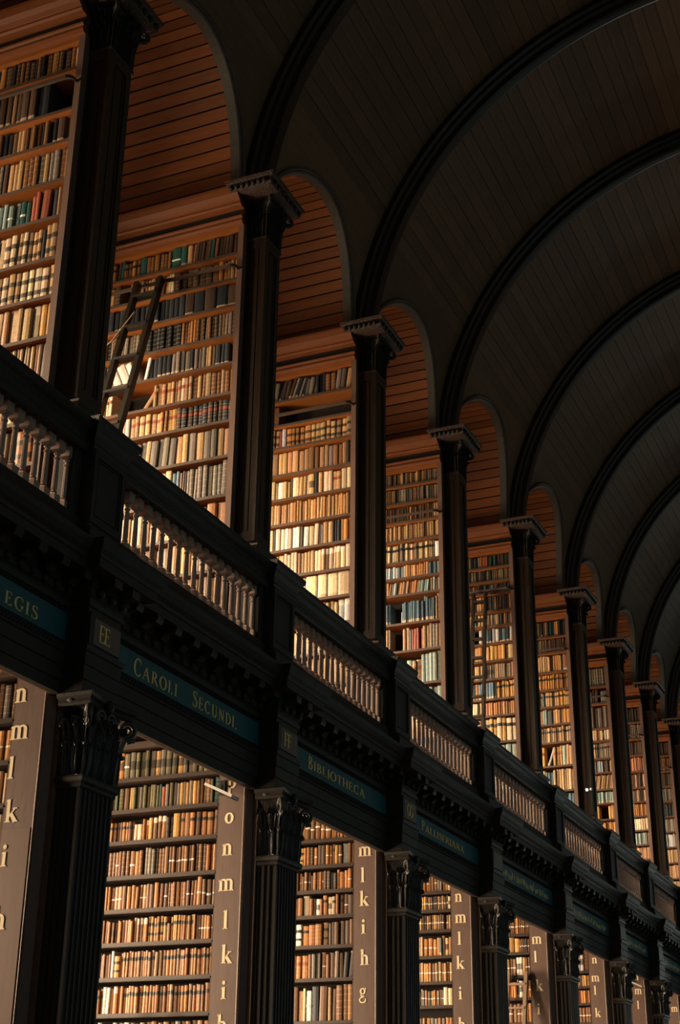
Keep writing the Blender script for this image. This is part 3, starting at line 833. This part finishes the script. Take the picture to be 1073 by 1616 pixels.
def make_books(limit):
    order = sorted([i for i, b in enumerate(BOOKS) if b[0]], key=lambda i: -BOOKS[i][1])[:limit]
    single = set(order)
    for i, (vis, sc, xc, yy, z, ang, w2, d, hh, col, code, s, lab, group, sp) in enumerate(BOOKS):
        one = i in single
        strip = one and s == '6'
        V, F, C = book_geo(w2, d, hh, col, '0' if strip else s, None)
        if one:
            o_ = link('book', colour_mesh('book', V, F, C), None, (xc, yy, z), (0, ang, 0))
            tag(o_, '%s book, %s' % (CW[code], lab), 'book', group)
            STATS['book'] += 1
            if strip:
                sb = MB(); zz = hh * sp
                sb.rings([[(sx * w2 * .52, sy, zz + a) for sx, sy in ((-1, .02), (-.8, -.001), (0, -.006), (.8, -.001), (1, .02))] for a in (0, .017)])
                p_ = bpy.data.objects.new('paper_strip', sb.mesh('paper_strip', PAPER)); COL.objects.link(p_); p_.parent = o_
        else:
            ca, sa = math.cos(ang), math.sin(ang); n = len(REST[0])
            REST[0] += [(xc + a * ca + c_ * sa, yy + b, z - a * sa + c_ * ca) for a, b, c_ in V]
            REST[1] += [tuple(n + i_ for i_ in f_) for f_ in F]; REST[2] += C

# rows from the top shelf down: (z of shelf top, books)
UPPER = {
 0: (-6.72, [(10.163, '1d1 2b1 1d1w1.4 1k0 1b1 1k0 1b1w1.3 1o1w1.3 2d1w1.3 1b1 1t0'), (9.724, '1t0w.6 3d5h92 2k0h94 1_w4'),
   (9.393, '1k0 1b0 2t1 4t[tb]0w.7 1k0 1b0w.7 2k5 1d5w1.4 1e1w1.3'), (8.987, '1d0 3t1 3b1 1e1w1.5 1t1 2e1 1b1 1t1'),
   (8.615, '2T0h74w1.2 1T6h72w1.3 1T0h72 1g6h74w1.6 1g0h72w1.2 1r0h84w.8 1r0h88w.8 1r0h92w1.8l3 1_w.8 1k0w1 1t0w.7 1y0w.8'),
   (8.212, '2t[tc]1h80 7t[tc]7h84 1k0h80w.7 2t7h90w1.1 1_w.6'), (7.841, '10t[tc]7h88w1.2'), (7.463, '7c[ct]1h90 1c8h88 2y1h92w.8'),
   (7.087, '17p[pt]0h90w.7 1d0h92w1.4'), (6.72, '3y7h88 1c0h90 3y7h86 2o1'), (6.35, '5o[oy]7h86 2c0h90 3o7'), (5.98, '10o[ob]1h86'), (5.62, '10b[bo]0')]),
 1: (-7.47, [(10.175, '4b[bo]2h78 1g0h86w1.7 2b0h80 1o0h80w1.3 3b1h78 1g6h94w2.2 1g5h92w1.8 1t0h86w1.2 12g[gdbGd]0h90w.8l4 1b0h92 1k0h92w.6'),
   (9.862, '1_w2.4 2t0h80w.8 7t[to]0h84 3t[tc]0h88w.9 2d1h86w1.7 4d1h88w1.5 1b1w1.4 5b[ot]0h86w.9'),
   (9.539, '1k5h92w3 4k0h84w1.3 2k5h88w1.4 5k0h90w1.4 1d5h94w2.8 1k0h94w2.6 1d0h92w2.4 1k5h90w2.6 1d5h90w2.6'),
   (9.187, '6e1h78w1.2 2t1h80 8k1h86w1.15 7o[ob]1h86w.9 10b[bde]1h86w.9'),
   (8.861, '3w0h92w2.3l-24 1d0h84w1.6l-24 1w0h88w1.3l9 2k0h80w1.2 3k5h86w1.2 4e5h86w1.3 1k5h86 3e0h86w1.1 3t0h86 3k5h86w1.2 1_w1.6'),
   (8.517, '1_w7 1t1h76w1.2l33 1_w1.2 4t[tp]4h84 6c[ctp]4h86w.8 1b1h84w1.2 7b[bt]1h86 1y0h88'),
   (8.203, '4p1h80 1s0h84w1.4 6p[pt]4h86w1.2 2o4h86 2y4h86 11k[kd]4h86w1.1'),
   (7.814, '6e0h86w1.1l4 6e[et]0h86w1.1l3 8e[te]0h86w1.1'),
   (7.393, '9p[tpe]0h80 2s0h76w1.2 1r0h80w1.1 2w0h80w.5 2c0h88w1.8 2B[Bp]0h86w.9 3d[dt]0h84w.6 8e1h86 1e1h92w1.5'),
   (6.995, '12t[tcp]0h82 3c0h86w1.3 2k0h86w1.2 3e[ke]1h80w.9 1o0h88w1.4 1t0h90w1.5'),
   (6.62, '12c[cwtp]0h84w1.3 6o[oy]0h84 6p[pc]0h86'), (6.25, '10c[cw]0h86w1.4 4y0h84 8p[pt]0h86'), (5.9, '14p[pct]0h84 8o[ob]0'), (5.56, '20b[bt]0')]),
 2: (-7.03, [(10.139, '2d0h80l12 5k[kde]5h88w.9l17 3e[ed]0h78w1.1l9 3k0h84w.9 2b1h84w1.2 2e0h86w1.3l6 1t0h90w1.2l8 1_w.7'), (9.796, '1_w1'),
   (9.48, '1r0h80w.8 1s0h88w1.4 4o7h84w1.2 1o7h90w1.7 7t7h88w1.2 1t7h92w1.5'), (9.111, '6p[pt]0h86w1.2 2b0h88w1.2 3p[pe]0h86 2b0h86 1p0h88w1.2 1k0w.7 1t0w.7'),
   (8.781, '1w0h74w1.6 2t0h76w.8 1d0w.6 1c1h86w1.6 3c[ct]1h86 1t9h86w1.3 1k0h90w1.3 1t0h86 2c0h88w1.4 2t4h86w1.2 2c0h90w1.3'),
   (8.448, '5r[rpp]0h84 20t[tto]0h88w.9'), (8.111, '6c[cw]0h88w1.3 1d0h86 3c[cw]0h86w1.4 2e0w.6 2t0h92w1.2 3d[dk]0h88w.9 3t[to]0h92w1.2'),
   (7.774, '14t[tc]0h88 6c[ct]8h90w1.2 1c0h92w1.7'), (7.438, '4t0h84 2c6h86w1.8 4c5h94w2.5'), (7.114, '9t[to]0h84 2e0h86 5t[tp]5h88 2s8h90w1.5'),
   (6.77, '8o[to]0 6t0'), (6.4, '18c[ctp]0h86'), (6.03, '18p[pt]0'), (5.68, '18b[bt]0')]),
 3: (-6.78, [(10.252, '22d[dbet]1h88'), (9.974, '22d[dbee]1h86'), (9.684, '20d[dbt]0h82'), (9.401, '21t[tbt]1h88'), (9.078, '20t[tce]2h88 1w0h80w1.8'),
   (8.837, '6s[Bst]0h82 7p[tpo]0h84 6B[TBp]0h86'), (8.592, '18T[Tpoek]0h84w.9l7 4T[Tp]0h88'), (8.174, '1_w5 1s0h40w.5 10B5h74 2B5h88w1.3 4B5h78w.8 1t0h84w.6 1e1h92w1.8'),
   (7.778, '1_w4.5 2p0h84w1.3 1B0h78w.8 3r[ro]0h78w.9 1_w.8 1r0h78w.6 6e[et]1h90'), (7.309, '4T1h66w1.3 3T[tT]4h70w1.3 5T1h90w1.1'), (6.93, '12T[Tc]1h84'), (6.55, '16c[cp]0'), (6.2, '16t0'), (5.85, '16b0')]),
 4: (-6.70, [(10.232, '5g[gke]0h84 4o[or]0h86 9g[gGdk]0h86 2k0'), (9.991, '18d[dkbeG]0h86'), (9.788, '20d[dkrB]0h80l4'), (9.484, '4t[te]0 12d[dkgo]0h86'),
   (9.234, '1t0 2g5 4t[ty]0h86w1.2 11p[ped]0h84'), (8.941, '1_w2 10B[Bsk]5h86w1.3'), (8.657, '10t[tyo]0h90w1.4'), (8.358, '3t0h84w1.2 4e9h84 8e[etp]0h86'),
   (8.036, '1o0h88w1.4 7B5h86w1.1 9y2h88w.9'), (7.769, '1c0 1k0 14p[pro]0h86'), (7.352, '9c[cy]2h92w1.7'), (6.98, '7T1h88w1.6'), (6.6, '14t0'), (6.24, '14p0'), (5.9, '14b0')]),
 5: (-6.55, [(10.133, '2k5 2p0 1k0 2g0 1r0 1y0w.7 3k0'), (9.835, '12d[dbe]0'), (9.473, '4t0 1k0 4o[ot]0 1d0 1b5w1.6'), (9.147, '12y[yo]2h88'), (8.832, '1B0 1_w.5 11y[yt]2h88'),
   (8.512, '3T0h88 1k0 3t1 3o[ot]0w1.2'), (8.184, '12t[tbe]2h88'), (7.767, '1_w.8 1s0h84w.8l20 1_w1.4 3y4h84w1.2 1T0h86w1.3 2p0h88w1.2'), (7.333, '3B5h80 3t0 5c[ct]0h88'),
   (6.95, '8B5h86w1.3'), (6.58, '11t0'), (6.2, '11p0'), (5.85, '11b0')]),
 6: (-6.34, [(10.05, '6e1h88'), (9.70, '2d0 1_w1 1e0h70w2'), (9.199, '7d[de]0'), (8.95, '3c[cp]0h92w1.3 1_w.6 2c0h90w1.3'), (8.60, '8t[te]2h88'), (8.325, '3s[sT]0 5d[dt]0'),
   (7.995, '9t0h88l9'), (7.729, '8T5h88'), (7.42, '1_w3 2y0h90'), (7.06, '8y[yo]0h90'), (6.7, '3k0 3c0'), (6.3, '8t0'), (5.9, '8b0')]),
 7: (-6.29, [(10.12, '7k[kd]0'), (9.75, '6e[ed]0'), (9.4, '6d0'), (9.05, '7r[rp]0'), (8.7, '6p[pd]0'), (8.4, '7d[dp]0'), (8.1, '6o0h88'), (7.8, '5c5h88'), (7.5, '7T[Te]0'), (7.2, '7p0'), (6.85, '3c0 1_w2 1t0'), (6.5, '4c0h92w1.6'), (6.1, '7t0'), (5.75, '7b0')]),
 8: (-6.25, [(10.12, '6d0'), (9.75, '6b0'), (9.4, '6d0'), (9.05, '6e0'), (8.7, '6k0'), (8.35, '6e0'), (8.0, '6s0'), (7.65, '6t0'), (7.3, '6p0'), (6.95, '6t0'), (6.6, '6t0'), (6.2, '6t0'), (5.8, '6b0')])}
LOWER = {
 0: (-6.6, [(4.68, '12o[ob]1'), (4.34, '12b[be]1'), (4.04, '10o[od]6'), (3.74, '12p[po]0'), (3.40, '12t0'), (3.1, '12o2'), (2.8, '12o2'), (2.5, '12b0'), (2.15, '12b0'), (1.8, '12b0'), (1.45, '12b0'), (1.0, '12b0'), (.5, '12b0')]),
 1: (-7.08, [(4.677, '2o9h90w1.3 1G6h88w1.2 17G[GGye]9h90w1.2'), (4.391, '2G0h78w.7 1g0h80w.7 1G1h82w1.4 1b0h84w1.3 9G[Gye]0h84 1g0h86w.8 1R0h78 9G[Gey]0h86 2b0h88w.9 2b1h88w1.1 1G0h88w.8 1g1h92w1.7'),  # first row: dark middle bands paint a shadow across the olive books
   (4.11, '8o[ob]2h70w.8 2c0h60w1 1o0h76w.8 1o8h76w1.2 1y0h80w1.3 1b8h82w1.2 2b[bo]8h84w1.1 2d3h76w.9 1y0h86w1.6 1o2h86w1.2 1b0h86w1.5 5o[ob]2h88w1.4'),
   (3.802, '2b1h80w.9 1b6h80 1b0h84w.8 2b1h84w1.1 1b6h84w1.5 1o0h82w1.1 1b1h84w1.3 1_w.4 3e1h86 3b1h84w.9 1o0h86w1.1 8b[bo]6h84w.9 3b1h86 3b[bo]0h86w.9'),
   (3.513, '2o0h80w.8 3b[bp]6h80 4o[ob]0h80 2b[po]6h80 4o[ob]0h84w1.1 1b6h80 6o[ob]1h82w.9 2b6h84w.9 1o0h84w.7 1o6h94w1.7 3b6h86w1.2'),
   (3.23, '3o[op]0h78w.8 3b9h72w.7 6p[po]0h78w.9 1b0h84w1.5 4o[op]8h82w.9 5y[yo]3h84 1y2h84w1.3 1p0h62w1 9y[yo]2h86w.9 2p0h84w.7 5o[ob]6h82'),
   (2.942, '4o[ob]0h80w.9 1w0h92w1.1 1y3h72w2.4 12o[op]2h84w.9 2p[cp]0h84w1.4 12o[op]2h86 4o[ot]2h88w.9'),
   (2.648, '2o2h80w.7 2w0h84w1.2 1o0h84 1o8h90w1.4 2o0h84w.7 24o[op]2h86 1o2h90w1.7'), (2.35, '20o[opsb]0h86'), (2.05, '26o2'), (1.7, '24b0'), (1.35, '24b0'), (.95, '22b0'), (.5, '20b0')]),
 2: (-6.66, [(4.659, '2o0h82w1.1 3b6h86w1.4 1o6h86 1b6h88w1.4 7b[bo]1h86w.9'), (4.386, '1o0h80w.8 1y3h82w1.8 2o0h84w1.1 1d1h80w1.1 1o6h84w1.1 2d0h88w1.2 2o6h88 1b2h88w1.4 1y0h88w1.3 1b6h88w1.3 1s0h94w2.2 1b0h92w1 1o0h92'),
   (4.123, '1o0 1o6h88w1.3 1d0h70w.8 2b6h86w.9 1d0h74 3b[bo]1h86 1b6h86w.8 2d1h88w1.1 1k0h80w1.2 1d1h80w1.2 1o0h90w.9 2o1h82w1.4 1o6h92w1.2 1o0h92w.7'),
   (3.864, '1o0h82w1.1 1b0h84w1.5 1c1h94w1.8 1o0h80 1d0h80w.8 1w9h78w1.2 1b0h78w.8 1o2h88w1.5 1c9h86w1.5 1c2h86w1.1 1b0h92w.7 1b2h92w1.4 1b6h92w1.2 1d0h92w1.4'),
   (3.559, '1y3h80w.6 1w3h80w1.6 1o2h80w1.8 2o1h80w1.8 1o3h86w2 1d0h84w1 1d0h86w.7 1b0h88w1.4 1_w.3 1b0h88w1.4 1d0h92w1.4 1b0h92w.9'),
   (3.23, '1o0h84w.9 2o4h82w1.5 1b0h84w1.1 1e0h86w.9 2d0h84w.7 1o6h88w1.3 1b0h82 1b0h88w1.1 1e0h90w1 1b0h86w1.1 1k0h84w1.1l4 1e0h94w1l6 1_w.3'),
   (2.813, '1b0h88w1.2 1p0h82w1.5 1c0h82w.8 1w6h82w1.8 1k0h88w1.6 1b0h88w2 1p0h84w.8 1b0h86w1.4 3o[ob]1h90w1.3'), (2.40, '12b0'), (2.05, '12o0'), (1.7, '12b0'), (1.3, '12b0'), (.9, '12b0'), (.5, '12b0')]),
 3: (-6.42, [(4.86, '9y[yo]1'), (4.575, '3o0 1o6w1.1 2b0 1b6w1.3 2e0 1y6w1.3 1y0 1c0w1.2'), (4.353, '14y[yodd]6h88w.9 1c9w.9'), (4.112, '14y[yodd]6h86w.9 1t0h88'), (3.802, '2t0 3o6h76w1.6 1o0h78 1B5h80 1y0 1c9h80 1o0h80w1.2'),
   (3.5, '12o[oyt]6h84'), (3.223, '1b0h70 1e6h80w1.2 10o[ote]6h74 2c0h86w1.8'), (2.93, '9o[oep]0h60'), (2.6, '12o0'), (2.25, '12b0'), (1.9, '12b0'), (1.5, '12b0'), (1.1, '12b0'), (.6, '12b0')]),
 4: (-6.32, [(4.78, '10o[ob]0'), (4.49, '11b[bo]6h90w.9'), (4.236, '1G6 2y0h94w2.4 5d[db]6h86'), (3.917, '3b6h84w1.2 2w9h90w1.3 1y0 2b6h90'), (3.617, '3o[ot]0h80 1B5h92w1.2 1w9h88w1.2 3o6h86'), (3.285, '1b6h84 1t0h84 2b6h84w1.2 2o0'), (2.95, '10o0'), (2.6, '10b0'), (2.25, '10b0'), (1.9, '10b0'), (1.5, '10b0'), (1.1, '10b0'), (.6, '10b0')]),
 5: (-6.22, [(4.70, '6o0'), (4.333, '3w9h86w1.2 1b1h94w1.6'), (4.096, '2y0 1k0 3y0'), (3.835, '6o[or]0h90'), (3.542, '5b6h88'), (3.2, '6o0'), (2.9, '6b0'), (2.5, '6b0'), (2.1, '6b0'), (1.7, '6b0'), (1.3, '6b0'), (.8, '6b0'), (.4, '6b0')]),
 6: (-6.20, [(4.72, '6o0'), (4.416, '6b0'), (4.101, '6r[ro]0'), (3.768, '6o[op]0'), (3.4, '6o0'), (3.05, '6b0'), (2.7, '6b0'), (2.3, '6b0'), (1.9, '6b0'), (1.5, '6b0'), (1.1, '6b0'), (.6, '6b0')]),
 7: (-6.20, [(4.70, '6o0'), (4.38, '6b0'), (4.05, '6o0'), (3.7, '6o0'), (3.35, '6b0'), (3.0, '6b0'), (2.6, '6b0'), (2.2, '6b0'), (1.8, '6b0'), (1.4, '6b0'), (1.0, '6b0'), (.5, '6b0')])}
LETTERS = {0: dict(n=(-5.922, 4.49), m=(-5.906, 4.224), l=(-5.943, 3.978), k=(-5.90, 3.678), i=(-5.92, 3.382), h=(-5.905, 2.973)),
 1: dict(p=(-5.845, 4.52), o=(-5.856, 4.237), n=(-5.862, 3.964), m=(-5.859, 3.664), l=(-5.851, 3.374), k=(-5.825, 3.095), i=(-5.841, 2.812), h=(-5.84, 2.54)),
 2: dict(m=(-5.841, 4.49), l=(-5.865, 4.248), k=(-5.846, 4.006), i=(-5.855, 3.725), h=(-5.839, 3.416), g=(-5.855, 3.04)),
 3: dict(n=(-5.87, 4.477), m=(-5.847, 4.224), l=(-5.869, 3.992), k=(-5.864, 3.709), i=(-5.872, 3.358), h=(-5.86, 3.0)),
 4: dict(m=(-5.861, 4.388), l=(-5.89, 4.163), k=(-5.852, 3.774), i=(-5.876, 3.46)),
 5: dict(n=(-5.869, 4.488), m=(-5.871, 4.206), l=(-5.887, 4.025), k=(-5.862, 3.684)),
 6: dict(n=(-5.848, 4.52), m=(-5.834, 4.283), l=(-5.851, 4.056)), 7: dict(m=(-5.80, 4.233))}

def shelf_mesh(x0, x1, y0, y1, th):
    mb = MB(); mb.box(x0, x1, y0, y1, -th, 0)
    mb.m = [1, 0, 0, 0, 0, 0]                        # underside shows bare pine
    return mb
BACKX = -8.52
def upper_case(k):
    dy = yk(k); Y = 7.98 + dy; XR = -6.05; XL, rows = UPPER[k]
    t = thing('gallery_bookcase', (-7.2, Y + .15, 5.5), 'tall gallery bookcase crowded with old books, %s from the left' % ORD[k + 1], 'bookcase', 'gallery bookcases')
    MB().box(BACKX, -6.03, Y + .27, Y + .30, 5.5, 10.47).build('back_panel', BACK, t)
    MB().box(XR + .004, -5.985, Y - .006, Y + .078, 5.5, 10.50).build('upright', STILE, t)
    MB().box(BACKX, BACKX + .05, Y, Y + .27, 5.5, 10.50).build('upright', STILE, t)
    MB().box(BACKX, -5.99, Y + .01, Y + .28, 10.455, 10.50).build('top_board', UNDER, t)
    cr = MB(); cr.run_x([(Y + .30, 10.49), (Y + .0, 10.49), (Y - .035, 10.50), (Y - .05, 10.525), (Y - .05, 10.545), (Y - .035, 10.56), (Y - .055, 10.575), (Y - .06, 10.59), (Y - .0, 10.60), (Y + .0, 10.695), (Y - .08, 10.70), (Y - .10, 10.715), (Y - .10, 10.735), (Y - .12, 10.74), (Y - .14, 10.765), (Y - .18, 10.795), (Y - .205, 10.85), (Y - .21, 10.875), (Y + .30, 10.875)], BACKX, -5.99)
    cr.build('cornice', CORN, t)
    MB().box(BACKX, -5.99, Y - .006, Y, 10.60, 10.695).build('frieze', DARK, t)
    rng = random.Random(100 + k); top = 10.455; first = True
    for i, (z, spec) in enumerate(rows):
        s = shelf_mesh(BACKX + .05, XR + .004, Y, Y + .27, .032)
        s.v = [(x, y, z + zz) for x, y, zz in s.v]; s.build('shelf', [EDGE, UNDER], t)
        indiv = k < 3
        where = '%s shelf down, %s gallery bookcase from left' % (ORD[i + 1], ORD[k + 1])
        book_row(spec, XL, XR, Y, z, top - z, rng, indiv, where, 'books on the gallery shelves', fill_to=(-8.35 if k < 3 else XL - .7), recess=.036)
        top = z - .032
    # ladder rail across the case
    zr = {0: 9.98, 1: 9.955, 2: 9.88, 3: 9.73, 4: 9.79, 5: 9.85, 6: 9.80, 7: 9.8, 8: 9.8}[k]
    ra = MB(); ra.box(BACKX + .1, XR - .03, Y - .10, Y - .075, zr - .017, zr + .017)
    ra.rings([[(XR - .03 + a[0], Y - .10 + a[1] + b_, zr - .017 + c_) for b_, c_ in ((0, 0), (.025, 0), (.025, .034), (0, .034))] for a in ((0, 0), (.03, .01), (.05, .03), (.058, .06), (.058, .085))])
    ra.build('ladder_rail', EDGE, t)

def lower_case(k):
    dy = yk(k); Y = 7.98 + dy; XR = -5.97; XL, rows = LOWER[k]
    nm = SIGNS.get(k - 1)
    wh = ('under the %s sign' % nm) if nm else '%s from the left' % ORD[k + 1]
    t = thing('ground_bookcase', (-7.2, Y + .15, 0), 'ground floor bookcase with lettered post ' + wh, 'bookcase', 'ground floor bookcases')
    MB().box(BACKX, XR, Y + .27, Y + .30, 0, 5.34).build('back_panel', BACK, t)
    MB().box(BACKX, BACKX + .05, Y, Y + .27, 0, 5.34).build('upright', EDGE2, t)
    MB().box(XR - .004, XR + .006, Y - .004, Y + .27, 0, 5.34).build('upright', EDGE2, t)
    # lettered end post with chamfered corner
    po = MB(); rg = [(XR + .006, Y - .006), (-5.725, Y - .006), (-5.715, Y - .012), (-5.70, Y - .006), (-5.655, Y + .045), (-5.655, Y + .06), (-5.62, Y + .06), (-5.62, Y + .46), (XR + .006, Y + .46)]
    po.rings([[(x, y, 0) for x, y in rg], [(x, y, 4.66) for x, y in rg]])
    p = po.build('lettered_post', POST, t)
    MB().box(XR + .006, -5.72, Y + .0, Y + .46, 4.66, 5.34).build('post_head', POST, t)
    for c_, (x, z) in LETTERS.get(k, {}).items():
        big = .155 if k < 5 else .14
        me, adv = letter_mesh(c_, 'Y', big * .88, big, .004)
        zc = {'n': .31, 'm': .31, 'o': .31, 'p': .15, 'g': .12}.get(c_, .48)
        link('letter', me, p, (x - adv / 2, Y - (.0055 if k or z > 3.55 else .0102), z - zc * big))
    if k == 0: MB().box(XR + .006, -5.735, Y - .0105, Y - .006, 0, 3.555).build('lower_board', STILE, p)
    rng = random.Random(200 + k)
    nx = rows[0][0] + .31; top = nx - .04
    bd = MB(); bd.box(BACKX + .05, XR, Y - .01, Y + .27, top, nx + .02); bd.build('head_board', EDGE2, t)
    bd = MB(); bd.run_x([(Y + .27, nx + .10), (Y - .02, nx + .10), (Y - .05, nx + .13), (Y - .06, nx + .18), (Y + .27, nx + .18)], BACKX + .05, XR); bd.build('cornice', EDGE2, t)
    for i, (z, spec) in enumerate(rows):
        s = shelf_mesh(BACKX + .05, XR - .004, Y - .004, Y + .27, .036)
        s.v = [(x, y, z + zz) for x, y, zz in s.v]; s.m = [0] * 6; s.box(BACKX + .05, XR - .004, Y - .010, Y - .004, z - .030, z - .016); s.build('shelf', EDGE2, t)
        indiv = k in (1, 2)
        where = '%s shelf down, bookcase %s' % (ORD[i + 1], wh.replace('under the', 'under'))
        book_row(spec, XL, XR - .01, Y, z, top - z, rng, indiv, where, 'books on the ground floor shelves', fill_to=(-8.35 if k < 3 else XL - .7), recess=.02)
        top = z - .036

# ------------------------------------------------------------------ place the architecture
for k in range(-1, 10): pilaster(k); block(k); pedestal(k); pillar(k)
for k in range(-1, 9): entablature(k); sign(k); balustrade(k)
for k in range(0, 9): upper_case(k)
for k in range(0, 8): lower_case(k)

# ------------------------------------------------------------------ ladders
def bar(mb, p, q, w, d):
    p, q = Vector(p), Vector(q); a = (q - p).normalized(); s = Vector((1, 0, 0)); s = (s - a * s.dot(a)).normalized(); n = a.cross(s)
    mb.hexa([tuple(b + s * i * w / 2 + n * j * d / 2) for b in (p, q) for j in (-1, 1) for i in (-1, 1)])
def ladder(label, xa, xb, ytop, ztop, yfoot, zfoot, nr, mt, w=.05):
    t = thing('library_ladder', ((xa + xb) / 2, yfoot, zfoot), label, 'ladder')
    for x in (xa, xb):
        mb = MB(); bar(mb, (x, yfoot, zfoot), (x, ytop, ztop), w, .075); mb.build('rail', mt, t)
    for i in range(nr):
        s = (i + .6) / (nr + .1)
        y, z = yfoot + (ytop - yfoot) * s, zfoot + (ztop - zfoot) * s
        MB().box(min(xa, xb), max(xa, xb), y - .05, y + .05, z - .014, z + .014).build('rung', mt, t)
ladder('dark wooden ladder leaning on the second gallery bookcase', -7.145, -6.86, 10.88, 9.96, 9.66, 5.5, 10, LADDER)
lad = bpy.data.objects['library_ladder']
mb = MB(); bar(mb, (-6.99, 10.62, 9.42), (-7.22, 10.60, 9.12), .012, .012); bar(mb, (-7.22, 10.60, 9.12), (-7.46, 10.62, 8.98), .012, .012); mb.build('rope', LADDER2, lad)
y4 = yk(4) + 7.98
ladder('thin dark ladder leaning on the fifth gallery bookcase', -6.62, -6.42, y4 - .12, 9.75, y4 - .75, 5.5, 13, LADDER, .04)
ladder('pale wooden ladder on the ground floor before the fifth lettered post', -6.28, -6.02, y4 - .05, 3.95, y4 - 1.15, 0, 12, LADDER2, .05)
y1_ = yk(1) + 7.98
ladder('pale wooden ladder beside the fluted pilaster under CAROLI SECUNDI', -7.08, -6.82, y1_ - .60, 2.80, y1_ - 1.0, 0, 8, LADDER2, .045)

# ------------------------------------------------------------------ small fittings
def shelf_lamp(k, x, z, label):
    Y = 7.97 + yk(k)
    t = thing('shelf_lamp', (x, Y, z), label, 'lamp')
    MB().box(x - .115, x - .065, Y - .012, Y, z - .03, z + .10).build('wall_box', BLACK, t)
    hd = MB()
    p, q = Vector((x - .15, Y - .16, z + .03)), Vector((x + .12, Y - .16, z - .10))
    bar2 = (q - p).normalized(); n = Vector((0, -1, 0)); s = bar2.cross(n)
    hd.hexa([tuple(b + n * i * .07 + s * j * .012) for b in (p, q) for j in (-1, 1) for i in (-1, 1)])
    h = hd.build('lamp_head', WHITE, t)
    un = MB(); p2 = p + (q - p) * .42
    un.hexa([tuple(b + n * i * .062 + s * j * .004 + s * .018 * (1 if s.z < 0 else -1)) for b in (p2, q) for j in (-1, 1) for i in (-1, 1)])
    un.build('diffuser', BLACK, h)
    ar = MB(); bar(ar, (x - .08, Y - .03, z + .05), (x - .02, Y - .15, z - .02), .014, .014); ar.build('arm', BLACK, t)
shelf_lamp(1, -5.84, 4.47, 'small white lamp on an arm beside the letter p')
shelf_lamp(6, -5.83, 4.44, 'small pale lamp on an arm over the letter n')
t = thing('spot_lamp', (-5.80, 7.93 + yk(5), 7.27), 'tiny bright double spotlight on the sixth gallery pillar', 'lamp')
for dx in (0, .075):
    mb = MB(); mb.lathe([(.002, -.024), (.018, -.02), (.024, 0), (.018, .02), (.002, .024)], 8, c=(-5.80 + dx, 7.87 + yk(5)))
    mb.v = [(a, b, c_ + 7.27) for a, b, c_ in mb.v]; mb.build('bulb', lm if dx == 0 else WHITE, t)
MB().box(-5.83, -5.70, 7.89 + yk(5), 7.945 + yk(5), 7.25, 7.29).build('bracket', BLACK, t)

make_books(300)
# the many further volumes, past the ones built singly
rest = link('books', colour_mesh('books', *REST), None, (0, 0, 0))
tag(rest, 'rows of old leather books on the farther shelves', 'books', kind='stuff')
print('individual books', STATS['book'], 'objects', len(bpy.data.objects))
